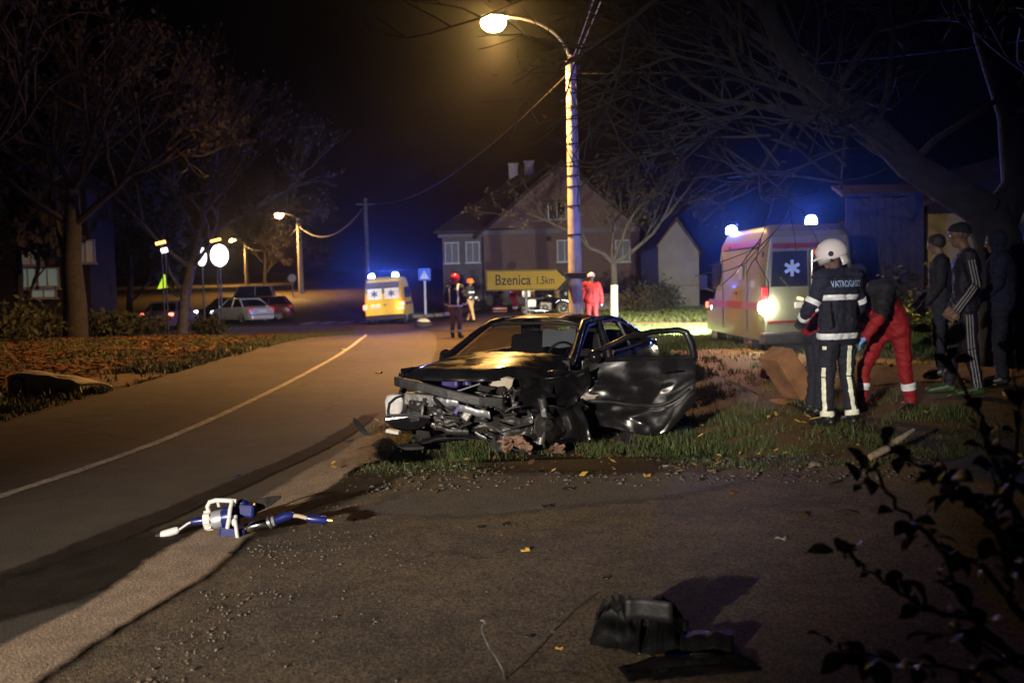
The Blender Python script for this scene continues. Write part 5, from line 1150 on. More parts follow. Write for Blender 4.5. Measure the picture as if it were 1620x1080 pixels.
def band(P, bones, a, b, t, w, mat, off=.009, name='reflective_band'):
    """band across the limb from joint a to joint b at fraction t, width w"""
    a, b = Vector(a), Vector(b); d = (b-a).normalized(); c = a.lerp(b, t)
    return strip(P, name, lambda n: n in bones, [(c-d*w/2, d), (c+d*w/2, -d)], mat, off)
def helmet(P, mat, size=1.0, visor=True, crest=False, peak=True):
    H, hd, hu, hs = P['H'], P['hd'], P['hu'], P['hs']; R = Matrix((hs, hd, hu)).transposed()
    L = lambda x, y, z: H+hs*x+hd*y+hu*z
    b = MB(); b.ell(H+hu*.035-hd*.004, (.122*size, .142*size, .135*size), 28, 14, -.45, 1, R); ho = b.build('helmet', mat, P['t'], True, solid=.008)
    if peak:
        b = MB(); b.loft([[L(.10*math.sin(a), .02+(.125+e)*math.cos(a)*size, .045-e*.5) for a in np.linspace(-1.2, 1.2, 13)] for e in (0, .03, .055)], closed=False, caps=False); b.build('peak', mat, ho, True, solid=.008)
    if visor:
        b = MB(); b.loft([[L(.125*math.sin(a), .005+.142*math.cos(a), z) for a in np.linspace(-1.25, 1.25, 15)] for z in (.05, .0, -.045)], closed=False, caps=False); b.build('visor', M['lens'], ho, True, solid=.004)
        for s in (-1, 1):
            b = MB(); b.cyl(L(s*.105, .02, .03), L(s*.135, .02, .03), .026, n=14); b.build('visor_pivot', M['black'], ho, True)
            b = MB(); b.cyl(L(s*.105, .035, -.03), L(s*.128, .035, -.03), .016, n=12); b.build('vent', M['black'], ho, True)
        b = MB(); b.loft([[L(.118*math.sin(a), -.004-.130*math.cos(a), z) for a in np.linspace(-1.2, 1.2, 13)] for z in (-.02, -.075, -.11)], closed=False, caps=False); b.build('neck_guard', mat, ho, True, solid=.008)
    return ho
NV = M['navy']
# ---- firefighter seen from behind, in the right foreground
ffl = gnd(1326, 676)
P = person('firefighter in navy turnout gear and white helmet seen from behind beside the wreck', ffl, RAD(180+24),
    dict(head=(-.03, -.10, 1.66), neck=(0, -.03, 1.49), chest=(0, .0, 1.33), elR=(-.30, -.02, 1.17), wrR=(-.27, -.20, .97), elL=(.29, -.06, 1.18), wrL=(.20, -.27, 1.05),
         knR=(-.125, -.03, .50), anR=(-.13, .05, .085), toR=(-.19, -.13, .03), knL=(.10, -.04, .50), anL=(.12, -.01, .085), toL=(.14, -.2, .03)),
    dict(top='navy', bottom='navy', shoe='boot', hand='glove_k'), 1.90, 1.14, .010, None, True, (.80, -.55, -.34), (.2, -.2, 1), False)
helmet(P, M['helmet_w'], 1.06)
J = P['J']; T_ = ('chest', 'torso', 'hem', 'yoke')
b_ = lambda *a, **k: band(P, *a, **k)
back = -P['fw']
strip(P, 'reflective_band', lambda n: n in ('chest', 'torso'), [(Vector((0, 0, 1.245)), (0, 0, 1)), (Vector((0, 0, 1.295)), (0, 0, -1))], M['reflect'], .008)
strip(P, 'reflective_band', lambda n: n in ('hem', 'hips', 'torso', 'thighL', 'thighR'), [(Vector((0, 0, .872)), (0, 0, 1)), (Vector((0, 0, .925)), (0, 0, -1))], M['reflect'], .012)
for s in 'RL':
    b_(('upper_arm'+s, 'forearm'+s), J['sh'+s], J['el'+s], .78, .05, M['reflect'], .008); b_(('forearm'+s,), J['el'+s], J['wr'+s], .72, .05, M['reflect'], .008)
    b_(('shin'+s,), J['kn'+s], J['an'+s], .86, .05, M['reflect_y'], .009)
    n = (J['kn'+s]-J['hi'+s]).normalized(); sx = -1 if s == 'R' else 1
    sd_ = Vector((.30 if s == 'R' else .9, .95 if s == 'R' else .4, 0)).normalized()
    pl = sd_.cross(Vector((0, 0, 1))).normalized()
    for bn, a, b2 in (('thigh'+s, J['hi'+s], J['kn'+s]), ('shin'+s, J['kn'+s], J['an'+s])):
        d = (b2-a).normalized(); q = sd_.cross(d).normalized()
        strip(P, 'leg_stripe', lambda x, bn=bn: x == bn, [(a-q*.020, q), (a+q*.020, -q), (a, sd_), (Vector((0, 0, .80)), (0, 0, -1)), (Vector((0, 0, .15)), (0, 0, 1))], M['reflect_y'], .008)
strip(P, 'collar', lambda n: n in ('neck', 'yoke', 'chest'), [(J['neck']-P['up']*.035, P['up']), (J['neck']+P['up']*.035, -P['up'])], M['navy'], .022)
b = MB(); b.box((.17, .10, 1.06), (.10, .05, .16), (.1, 0, .5)); b.build('radio_pouch', M['blackjacket'], P['t'], bevel=.012)
b = MB(); b.tube([(.19, .115, 1.13), (.195, .12, 1.24)], .007, 6); b.build('radio_aerial', M['black'], P['t'])
for sx in (-1, 1):
    strip(P, 'thigh_pocket', lambda n, sx=sx: n == ('thighL' if sx > 0 else 'thighR'), [(Vector((sx*.13, 0, 0)), (sx, 0, 0)), (Vector((0, 0, .60)), (0, 0, 1)), (Vector((0, 0, .77)), (0, 0, -1)), (Vector((0, .09, 0)), (0, -1, 0))], M['navy'], .016)
strip(P, 'jacket_hem', lambda n: n in ('hem', 'hips', 'torso', 'thighL', 'thighR'), [(Vector((0, 0, .825)), (0, 0, 1)), (Vector((0, 0, .871)), (0, 0, -1))], M['navy'], .014)
# lettering on the back, laid on the cloth
def back_text(P, body, size, zc, xo, mat, sx=1.0):
    o = text_mesh(body, size, mat, P['t'], 'lettering', ext=.0, sx=sx, off=.0015); me = o.data
    bm = bmesh.new(); bm.from_mesh(me); bmesh.ops.subdivide_edges(bm, edges=[e for e in bm.edges if e.calc_length() > .03], cuts=2); bmesh.ops.triangulate(bm, faces=bm.faces)
    bv = BVHTree.FromPolygons([v.co for v in P['body'].data.vertices], [tuple(p.vertices) for p in P['body'].data.polygons])
    for v in bm.verts:
        x, z = -v.co.x+xo, v.co.y+zc; hs_ = [bv.ray_cast(Vector((x+dx, 1.0, z+dz)), Vector((0, -1, 0)))[0] for dx in (-.04, 0, .04) for dz in (-.04, 0, .04)]; hs_ = [q.y for q in hs_ if q]
        v.co = Vector((x, (sum(hs_)/len(hs_) if hs_ else .12)+.014, z))
    bm.to_mesh(me); bm.free(); o.rotation_euler = (0, 0, 0); o.location = (0, 0, 0); return o
back_text(P, 'VATROGASCI', .085, 1.395, -.01, M['lettering'], .70)
b = MB(); c = J['chest']+Vector((-.0, .0, 0)); q = P['H']+P['hd']*.13+P['hu']*.10; b.ell(q, (.022, .022, .03), 10, 6); b.build('helmet_lamp', M['helmet_o'], P['t'], True)

# ---- medic in red bending forward beside the firefighter
ml = gnd(1400, 655)
P = person('medic in red coverall bending forward with legs apart right of the firefighter', ml, RAD(-62),
    dict(pelvis=(.0, .10, .93), waist=(0, .04, 1.05), chest=(.0, -.13, 1.24), neck=(0, -.28, 1.34), head=(0, -.39, 1.45), shR=(-.19, -.20, 1.31), shL=(.19, -.20, 1.31), elR=(-.25, -.36, 1.07), elL=(.24, -.33, 1.05), wrR=(-.18, -.52, .86), wrL=(.18, -.48, .84),
         hiR=(-.095, .09, .88), hiL=(.095, .11, .88), knR=(-.12, -.17, .50), anR=(-.13, -.20, .085), toR=(-.15, -.38, .03), knL=(.12, .16, .48), anL=(.13, .24, .085), toL=(.16, .07, .03)),
    dict(top='redsuit', bottom='redsuit', shoe='boot', hand='glove_b'), 1.84, 1.18, .011, None, True, (0, -.85, -.5), (0, -.4, 1), True)
J = P['J']
for s in 'RL': band(P, ('shin'+s,), J['kn'+s], J['an'+s], .48, .075, M['reflect'], .008)
strip(P, 'shaded_front', lambda n: n in ('chest', 'yoke', 'upper_armR', 'upper_armL'), [(J['chest']+Vector((0, .03, .02)), (0, -.7, .55))], M['blackjacket'], .012)  # shadowed front of the coverall, laid on as a dark layer
strip(P, 'cap', lambda n: n == 'head', [(P['H']+P['hu']*.05, P['hu'])], M['bluehood'], .014)
# ---- red-jacketed rescuer almost hidden behind the firefighter
rl = onz(3.42, 11.35)
P = person('rescuer in red jacket mostly hidden behind the white-helmeted firefighter', rl, RAD(95),
    dict(head=(0, -.20, 1.53), neck=(0, -.12, 1.42), chest=(0, -.05, 1.28), shR=(-.185, -.08, 1.37), shL=(.185, -.08, 1.37), elR=(-.25, -.22, 1.14), elL=(.25, -.25, 1.14), wrR=(-.15, -.46, 1.02), wrL=(.15, -.46, 1.02)),
    dict(top='redsuit', bottom='navy', shoe='boot', hand='glove_b'), 1.75, 1.15, .014, None, True, (0, -.9, -.35), (0, -.3, 1), True)
strip(P, 'reflective_band', lambda n: n in ('chest', 'torso'), [(Vector((0, 0, 1.2)), (0, 0, 1)), (Vector((0, 0, 1.26)), (0, 0, -1))], M['reflect'], .008)
# ---- bystanders on the right
dl = at(1488, 630, 12.6); dl.z = zf(dl.x, dl.y)
P = person('bystander in black jacket with bare hands standing in front of the yellow house', (dl.x, dl.y, dl.z), RAD(-118),
    dict(head=(-.02, -.05, 1.65), elR=(-.27, -.06, 1.17), wrR=(-.20, -.24, .98), elL=(.27, .02, 1.17), wrL=(.25, -.15, .93), knL=(.11, -.02, .5)),
    dict(top='blackjacket', bottom='jeans', shoe='boot', hand='skin'), 1.80, 1.15, .012, None, True, (-.25, -.9, -.2), (0, 0, 1), True)
tl_ = at(1528, 660, 10.9); tl_.z = zf(tl_.x, tl_.y)
P = person('bystander in dark tracksuit with triple white stripes down sleeve and leg', (tl_.x, tl_.y, tl_.z), RAD(-108),
    dict(head=(0, -.06, 1.66), elR=(-.235, .05, 1.16), wrR=(-.22, -.10, .93), elL=(.235, .06, 1.16), wrL=(.23, -.1, .92), knR=(-.12, -.10, .50), anR=(-.13, -.15, .085), toR=(-.15, -.34, .03), knL=(.1, .03, .5), anL=(.11, .10, .085), toL=(.12, -.08, .03)),
    dict(top='tracksuit', bottom='tracksuit', shoe='greenshoe', hand='skin'), 1.86, 1.12, .011, None, True, (-.1, -.9, -.25), (0, 0, 1), False)
strip(P, 'knit_cap', lambda n: n == 'head', [(P['H']+P['hu']*.03, P['hu']*.9+P['hd']*-.35)], M['blackjacket'], .018)
J = P['J']
for s in 'RL':
    sx = -1 if s == 'R' else 1; sd_ = Vector((sx, .05, 0)).normalized()
    for bn, a, b2 in (('upper_arm'+s, J['sh'+s], J['el'+s]), ('forearm'+s, J['el'+s], J['wr'+s]), ('thigh'+s, J['hi'+s], J['kn'+s]), ('shin'+s, J['kn'+s], J['an'+s])):
        d = (b2-a).normalized(); q = sd_.cross(d).normalized()
        for off in (-.026, 0, .026): strip(P, 'side_stripe', lambda x, bn=bn: x == bn, [(a+q*(off-.006), q), (a+q*(off+.006), -q), (a, sd_)], M['whitestripe'], .006)
hl_ = at(1583, 650, 11.6); hl_.z = zf(hl_.x, hl_.y)
P = person('bystander in blue hooded jacket beside the big tree trunk', (hl_.x, hl_.y, hl_.z), RAD(-120),
    dict(head=(0, -.06, 1.63), elR=(-.26, -.04, 1.17), wrR=(-.2, -.22, 1.02), elL=(.26, -.02, 1.17), wrL=(.2, -.2, 1.0)),
    dict(top='bluehood', bottom='jeans', shoe='boot', hand='skin'), 1.80, 1.35, .012, None, True, (-.1, -.9, -.2), (0, 0, 1), False)
strip(P, 'hood', lambda n: n in ('head', 'neck'), [(P['H']+P['hd']*.045, -P['hd'])], M['bluehood'], .026)
# ---- rescuers on the road and near the house
f1 = gnd(722, 535)
P = person('firefighter in dark jacket with upright reflective braces and red helmet walking on the road', f1, RAD(165),
    dict(elR=(-.28, .04, 1.17), elL=(.28, .04, 1.17), anR=(-.12, .06, .085), toR=(-.14, -.12, .03), knL=(.12, -.06, .5), anL=(.13, -.05, .085)),
    dict(top='navy', bottom='browncloth', shoe='boot', hand='skin'), 1.80, 1.3, .018, 'rescuers further along the road', False, hair=False)
helmet(P, M['helmet_r'], 1.1, True); J = P['J']
for sx in (-1, 1): strip(P, 'reflective_brace', lambda n: n in ('chest', 'torso', 'yoke', 'hem'), [(Vector((sx*.12-.022, 0, 0)), (1, 0, 0)), (Vector((sx*.12+.022, 0, 0)), (-1, 0, 0)), (Vector((0, 0, .95)), (0, 0, 1))], M['reflect'], .012)
strip(P, 'reflective_band', lambda n: n in ('hem', 'hips', 'torso', 'thighL', 'thighR'), [(Vector((0, 0, .90)), (0, 0, 1)), (Vector((0, 0, .955)), (0, 0, -1))], M['reflect'], .014)
for s in 'RL': band(P, ('forearm'+s,), J['el'+s], J['wr'+s], .7, .06, M['reflect'], .012); band(P, ('shin'+s,), J['kn'+s], J['an'+s], .72, .07, M['reflect_y'], .012)
f2 = gnd(745, 510)
P = person('firefighter in orange helmet and tan trousers stepping towards the house', f2, RAD(60),
    dict(anR=(-.12, -.22, .085), toR=(-.13, -.40, .03), knR=(-.11, -.14, .5), anL=(.12, .22, .085), toL=(.13, .06, .05), knL=(.11, .03, .5), wrR=(-.24, -.24, .98), wrL=(.25, -.2, .95)),
    dict(top='navy', bottom='tancloth', shoe='boot', hand='skin'), 1.78, 1.2, .02, 'rescuers further along the road', False, hair=False)
helmet(P, M['helmet_o'], 1.1, False); J = P['J']
strip(P, 'reflective_band', lambda n: n in ('chest', 'torso'), [(Vector((0, 0, 1.22)), (0, 0, 1)), (Vector((0, 0, 1.29)), (0, 0, -1))], M['reflect'], .012)
for s in 'RL': band(P, ('forearm'+s,), J['el'+s], J['wr'+s], .75, .07, M['reflect'], .012)
p3 = gnd(785, 492.5)
P = person('officer in pale hi-vis vest standing below the direction sign', p3, RAD(20), dict(), dict(top='blackjacket', bottom='jeans', shoe='boot', hand='skin'), 1.78, 1.15, .022, 'rescuers further along the road', False)
strip(P, 'hi_vis_vest', lambda n: n in ('chest', 'torso', 'yoke'), [(Vector((0, 0, 1.05)), (0, 0, 1))], M['hivis'], .014)
p4 = gnd(814, 494)
P = person('medic in red coverall stooping over kit below the direction sign', p4, RAD(60),
    dict(pelvis=(0, .12, .82), waist=(0, .08, .95), chest=(0, -.02, 1.14), neck=(0, -.10, 1.27), head=(0, -.18, 1.41), shR=(-.185, -.06, 1.22), shL=(.185, -.06, 1.22), elR=(-.23, -.22, 1.0), elL=(.23, -.22, 1.0), wrR=(-.15, -.4, .82), wrL=(.15, -.4, .82), hiR=(-.095, .12, .78), hiL=(.095, .12, .78), knR=(-.12, -.16, .46), knL=(.12, -.14, .46)),
    dict(top='redsuit', bottom='redsuit', shoe='boot', hand='glove_b'), 1.85, 1.15, .022, 'rescuers further along the road', False, (0, -.9, -.3))
J = P['J']; strip(P, 'reflective_band', lambda n: n in ('torso', 'hem'), [(Vector((0, 0, .98)), (0, 0, 1)), (Vector((0, 0, 1.06)), (0, 0, -1))], M['reflect'], .012)
for s in 'RL': band(P, ('shin'+s,), J['kn'+s], J['an'+s], .6, .09, M['reflect'], .012)
q = p4+Vector((-.75, -.1, 0)); kit = thing('medical_bag', 'low red medical bag with white trim beside the stooping medic', 'bag', q)
b = MB(); b.box((0, 0, .17), (.75, .36, .32)); b.build('bag_body', M['redsuit'], kit, bevel=.07)
b = MB(); b.box((0, -.19, .22), (.72, .012, .06)); b.box((0, -.19, .08), (.72, .012, .04)); b.build('trim', M['reflect'], kit)
b = MB(); b.tube([(-.15, 0, .32), (-.1, 0, .42), (.1, 0, .42), (.15, 0, .32)], .02, 6); b.build('handle', M['black'], kit)
p5 = onz(.88, 48.6)
P = person('person in beige coat standing half behind the sign post', p5, RAD(-30), dict(), dict(top='beige', bottom='jeans', shoe='boot', hand='skin'), 1.70, 1.15, .022, 'rescuers further along the road', False)
p6 = onz(2.55, 46.6)
P = person('motorcyclist in white helmet and black leathers beside the motorcycle, half behind the lamp post', p6, RAD(-40), dict(wrR=(-.25, -.3, 1.0)), dict(top='blackjacket', bottom='blackjacket', shoe='boot', hand='glove_k'), 1.80, 1.2, .022, 'rescuers further along the road', False, hair=False)
helmet(P, M['helmet_w'], 1.15, False)
p7 = at(937, 529, 29.5); p7.z = zf(p7.x, p7.y)
P = person('medic in bright red jacket and blue gloves standing right of the lamp post', (p7.x, p7.y, p7.z), RAD(185), dict(elR=(-.28, .02, 1.15), wrR=(-.30, -.08, .90), elL=(.28, .02, 1.15), wrL=(.30, -.08, .90)), dict(top='redsuit', bottom='redsuit', shoe='boot', hand='glove_b'), 1.78, 1.28, .018, 'rescuers further along the road', False, (.3, -.9, -.2), hair=False)
strip(P, 'pale_hair', lambda n: n == 'head', [(P['H']+P['hu']*.0, P['hu'])], M['helmet_w'], .02)
# ---- brown box and red bag on the ground behind the firefighter
bx = gnd(1243, 640); box = thing('cardboard_box', 'brown cardboard box tipped up on its edge beside the firefighter', 'box', bx+Vector((.22, .1, .02)), RAD(18)); box.rotation_euler = (0, RAD(-33), RAD(14))
M['card'] = pm('brown_cardboard', (.24, .115, .05), .9, var=.3, scale=5, bump=.15, bscale=30)
b = MB(); b.box((.12, .2, .33), (.26, .5, .62)); b.build('carton', M['card'], box, bevel=.01)
b = MB()
for k in range(7): b.box((.02+.034*k, -.052, .36), (.006, .006, .52))
b.build('corrugation', M['card'], box)
b = MB(); b.grid(lambda u, v: (-.02-.30*v, -.03+.46*u, .02+.10*math.sin(v*2.5)+.02*math.sin(u*5)), 6, 6); b.build('flap', M['card'], box, solid=.008)
b = MB(); b.box((.12, .2, .642), (.262, .055, .004)); b.build('tape', M['hosetan'] if 'hosetan' in M else M['browncloth'], box)
rb = gnd(1240, 606)+Vector((.0, .55, 0)); rbag = thing('rescue_bag', 'small red rescue bag with a white patch behind the brown box', 'bag', rb, RAD(25))
b = MB(); b.loft([[(x, -w, .02), (x, w, .02), (x, w*.9, h), (x, -w*.9, h)] for x, w, h in ((-.20, .08, .16), (-.1, .13, .27), (.1, .13, .29), (.2, .09, .2))]); b.build('bag_body', M['redsuit'], rbag, bevel=.03, smooth=True)
b = MB(); b.box((-.17, -.10, .12), (.1, .02, .08)); b.build('white_patch', M['whiteplastic'], rbag)
b = MB(); b.tube([(-.1, 0, .26), (-.06, 0, .36), (.06, 0, .37), (.1, 0, .28)], .014, 6); b.build('handle', M['black'], rbag)
# ================================================================== trees
class Tree:
    def __init__(s, seed): s.r = random.Random(seed); s.trunk = MB(); s.crown = MB(); s.tips = []
    def limb(s, pts, r0, r1, n=8, to=None):
        k = len(pts); (to or s.trunk).tube(pts, [r0+(r1-r0)*i/(k-1) for i in range(k)], n, False)
    def grow(s, p, d, L, r, depth, spread=.6, upb=.15, split=3, bend=.25, minr=.006, droop=0):
        pts = [p]; q = Vector(p); dd = Vector(d).normalized(); n = 4
        for i in range(n):
            dd = (dd+Vector((s.r.gauss(0, bend), s.r.gauss(0, bend), s.r.gauss(0, bend)+upb-droop))*.5).normalized(); q = q+dd*L/n; pts.append(q.copy())
        s.limb(pts, r, max(minr, r*.55), 6 if r > .03 else 3, s.trunk if r > .045 else s.crown)
        if depth == 0: s.tips.append((pts[-1], dd)); s.tips.append((pts[2], dd)); return
        for k in range(split+(s.r.random() < .5)):
            i = s.r.choice((2, 3, 4, 4)); a = Vector((s.r.gauss(0, 1), s.r.gauss(0, 1), s.r.gauss(0, 1))); a = (a-dd*a.dot(dd)).normalized()
            s.grow(pts[i], dd+a*s.r.uniform(.5, 1.2)*spread, L*s.r.uniform(.58, .82), max(minr, r*.55), depth-1, spread, upb, split, bend, minr, droop)
    def leaves(s, frac, size, n=3):
        for p, d in s.tips:
            if s.r.random() > frac: continue
            for k in range(n):
                c = p+Vector((s.r.gauss(0, .12), s.r.gauss(0, .12), s.r.gauss(0, .12))); a = Vector((s.r.gauss(0, 1), s.r.gauss(0, 1), s.r.gauss(0, 1))).normalized(); b = a.orthogonal().normalized(); z = size*s.r.uniform(.6, 1.2)
                s.crown.cur = 1; s.crown.add([c-a*z, c-b*z*.5, c+a*z, c+b*z*.5], [(0, 1, 2, 3)]); s.crown.cur = 0
    def finish(s, name, label, loc, bark, twig, leaf, group=None):
        t = thing(name, label, 'tree', loc, 0, group); s.trunk.build('trunk', bark, t, True, fixn=False); s.crown.build('crown', [twig, leaf], t, False, fixn=False); return t
def std_tree(label, base, path, r0, r1, limbs, depth, L, leaf=.3, lsize=.12, seed=1, bark='bark', split=3, spread=.65, name='bare_tree', twig='twig', leafm='oldleaf', minr=.012, upb=.12, group=None, nleaf=3):
    tr = Tree(seed); pts = [Vector(p) for p in path]; tr.limb(pts, r0, r1, 10)
    for (i, d, l, r) in limbs: tr.grow(pts[i], Vector(d), l, r, depth, spread, upb, split, .28, minr)
    tr.leaves(leaf, lsize, nleaf); return tr.finish(name, label, base, M[bark], M[twig], M[leafm], group)
# left-hand trees
b1 = onz(*at(290, 505, 46)[:2])
std_tree('spreading bare tree with pale trunk leaning right beside the silver car', b1,
    [(-.1, 0, -.3), (0, 0, .6), (.15, 0, 1.8), (.45, .1, 3.0), (.9, 0, 4.2), (1.1, 0, 5.4)], .27, .15,
    [(2, (-.8, .2, .9), 2.8, .10), (3, (.9, -.3, .55), 3.0, .11), (3, (-.9, -.4, .7), 3.0, .10), (4, (.9, .3, .8), 2.9, .10), (4, (-.7, .4, .9), 3.0, .10), (5, (.25, 0, 1), 2.8, .10), (5, (.9, -.5, .7), 2.7, .09), (5, (-.8, -.3, .8), 2.9, .09)], 4, 3, .35, .11, 3, 'bark_pale', 3, .62, minr=.011, group='bare trees across the road')
b2 = onz(*at(118, 510, 34)[:2])
std_tree('dark thick-trunked tree in front of the pale house on the left', b2,
    [(0, 0, -.3), (.05, 0, 1.2), (0, 0, 2.6), (.1, 0, 3.8), (.15, 0, 5.0)], .42, .22,
    [(2, (-.9, .2, .8), 2.8, .13), (3, (1, -.2, .7), 3.0, .13), (3, (-.8, -.5, .9), 2.8, .12), (4, (.6, .3, .9), 2.8, .12), (4, (-.4, .1, 1), 2.7, .12), (4, (.9, -.6, .6), 2.7, .11), (4, (-1, .1, .5), 2.7, .11)], 4, 3, .4, .12, 8, 'bark', 3, .65, minr=.010, group='bare trees across the road')
b3 = onz(-13.5, 24)
std_tree('tall dark tree at the left edge with branches over the bank', b3,
    [(0, 0, -.3), (0, 0, 2), (.1, 0, 4), (.2, 0, 5.5)], .32, .18,
    [(2, (.9, .1, .8), 2.9, .10), (3, (.8, -.2, .9), 2.8, .10), (3, (-.5, .2, 1), 2.7, .10), (2, (-.8, -.3, .8), 2.7, .09), (3, (.3, .5, 1), 2.8, .09)], 4, 3, .4, .10, 14, 'bark', 3, .7, minr=.008, group='bare trees across the road')
for i, (px, Y, h_) in enumerate(((30, 40, 6), (205, 52, 6), (420, 95, 6), (470, 110, 5))):
    bb_ = onz(*at(px, 480, Y)[:2])
    std_tree(['slim dark tree left of the pale house', 'slim dark tree between the two big bare trees', 'rounded tree beyond the lamp by the bend', 'low bushy tree right of the lamp by the bend'][i], bb_, [(0, 0, -.3), (0, 0, 1.4), (.1, 0, 2.6), (.1, 0, 3.6)], .18, .1,
        [(1, (.7, .2, .8), 1.9, .07), (2, (-.8, .2, .7), 2.0, .07), (3, (.4, -.4, .9), 2.0, .07), (3, (-.3, .3, 1), 2.0, .07), (2, (.5, -.6, .7), 1.9, .06)], 3, 2.4, .8, .22, 20+i, 'bark', 4, .75, minr=.012, group='bare trees across the road', nleaf=4)
# undergrowth on the bank
def bush(label, loc, R, n, leafm, size, seed, twig='twig'):
    r = random.Random(seed); t = thing('bush', label, 'bush', loc, 0, 'bushes'); s = MB(); l = MB()
    for k in range(26):
        a = r.uniform(0, 6.28); e = r.uniform(.3, 1.2); p = [Vector((0, 0, 0))]; q = Vector((math.cos(a)*math.cos(e), math.sin(a)*math.cos(e), math.sin(e)))*R
        s.tube([(0, 0, 0), q*.5+Vector((0, 0, .1)), q], [.02, .012, .005], 4, False)
        for j in range(n//26):
            c = q*r.uniform(.35, 1.05)+Vector((r.gauss(0, .14), r.gauss(0, .14), r.gauss(0, .14)))*R; u = Vector((r.gauss(0, 1), r.gauss(0, 1), r.gauss(0, 1))).normalized(); v = u.orthogonal().normalized(); z = size*r.uniform(.6, 1.3)
            l.add([c-u*z, c-v*z*.5, c+u*z, c+v*z*.5], [(0, 1, 2, 3)])
    s.build('stem', M[twig], t, fixn=False); l.build('foliage', M[leafm], t, fixn=False); return t
M['bushleaf'] = pm('dull_bush_leaf', (.028, .034, .013), .8, col2=(.017, .02, .009), scale=3)
for i, (px, py, Y, R) in enumerate(((20, 520, 30, 1.3), (215, 500, 40, 1.2), (330, 512, 42, .8), (60, 515, 38, 1.2), (170, 510, 36, 1.0))):
    c = at(px, py, Y); bush(['dark bush at the far left edge of the bank', 'dark bush between the left-hand trunks', 'low bush in front of the silver car', 'low dark bush before the pale house', 'low dark bush right of the thick trunk'][i], onz(c.x, c.y), R, 700, 'bushleaf', .10, 40+i)
# tree with a whitewashed trunk near the house
b4 = onz(*at(972, 496, 40)[:2])
std_tree('small tree with whitewashed trunk and sparse yellow leaves before the house', b4,
    [(0, 0, -.2), (0, 0, .7), (.02, 0, 1.5), (.0, 0, 2.2)], .15, .13,
    [(3, (-.9, 0, .9), 2.3, .085), (3, (.95, .1, .9), 2.6, .085), (3, (.1, -.2, 1), 2.2, .07), (3, (-.3, -.5, .7), 1.6, .05), (3, (.5, .4, .6), 1.6, .05)], 3, 2, .75, .09, 5, 'bark', 3, .6, twig='twig_dark', minr=.007, nleaf=4)
wt = [o for o in COL.objects if o.get('label', '').startswith('small tree with whitewashed')][0]; b = MB(); b.tube([(0, 0, -.1), (0, 0, .7), (.018, 0, 1.35)], [.168, .153, .150], 12, False); b.build('whitewash', M['bark_white'], wt, True)
c = at(1010, 475, 46); bush('leafy yellowing bush left of the pale shed', onz(c.x, c.y), 1.2, 900, 'oldleaf', .10, 61)
c = at(1035, 470, 49); bush('dark narrow bush against the pale shed', onz(c.x, c.y), 1.5, 900, 'bushleaf', .10, 62)
c = at(1440, 560, 24); bush('yellow-green bush behind the bending medic', onz(c.x, c.y), .9, 900, 'grass_green', .07, 63)
c = at(1400, 560, 27); bush('tall dark bush by the barn', onz(c.x, c.y), 2.0, 1200, 'bushleaf', .11, 64)
# big tree on the right
TB = onz(*at(1592, 640, 14.0)[:2]); rel = lambda px, py, Y: at(px, py, Y)-TB
tr = Tree(77)
tr.limb([(.0, 0, -.4), rel(1590, 560, 14.0), rel(1585, 450, 14.0), rel(1578, 380, 14.0), rel(1560, 335, 14.0)], .40, .29, 14)
main1 = [rel(1560, 335, 14.0), rel(1500, 300, 14.0), rel(1440, 262, 14.0), rel(1385, 205, 13.8), rel(1320, 150, 13.4), rel(1250, 95, 13), rel(1215, 20, 12.6), rel(1205, -80, 12.2)]
tr.limb(main1, .25, .09, 12)
main2 = [rel(1578, 360, 14.0), rel(1610, 290, 14.2), rel(1600, 180, 14.2), rel(1560, 60, 14.0), rel(1540, -60, 13.8)]
tr.limb(main2, .24, .13, 12)
main3 = [rel(1590, 320, 14.1), rel(1640, 240, 14.6), rel(1720, 120, 15)]; tr.limb(main3, .2, .12, 10)
R_ = random.Random(3)
for path, rr in ((main1, .085), (main2, .08)):
    for i in range(2, len(path)):
        for k in range(3):
            d = Vector((R_.uniform(-1, .55), R_.uniform(-.8, .8), R_.uniform(-.15, .9))); tr.grow(path[i]*(1), d, R_.uniform(1.6, 2.5), rr*R_.uniform(.45, .8), 3, .7, .05, 3, .3, .006)
for (px, py, Y) in ((1250, 240, 15), (1100, 190, 15.5), (1050, 260, 16), (1180, 300, 16.5), (1330, 300, 16)):
    s = main1[3].lerp(main1[4], .5); e = rel(px, py, Y); q = s.lerp(e, .5)+Vector((0, 0, .5)); tr.limb([s, q, e], .05, .02, 6, tr.crown)
    for k in range(3): tr.grow(s.lerp(e, .4+.25*k), Vector((R_.uniform(-1, .4), R_.uniform(-.5, .5), R_.uniform(-.5, .8))), 1.8, .025, 2, .75, .0, 3, .3, .006)
tr.leaves(.15, .05, 2)
tr.finish('old_tree', 'huge old tree with pale forked trunk and long bare limbs on the right', TB, M['bark_old'], M['twig_dark'], M['oldleaf'])

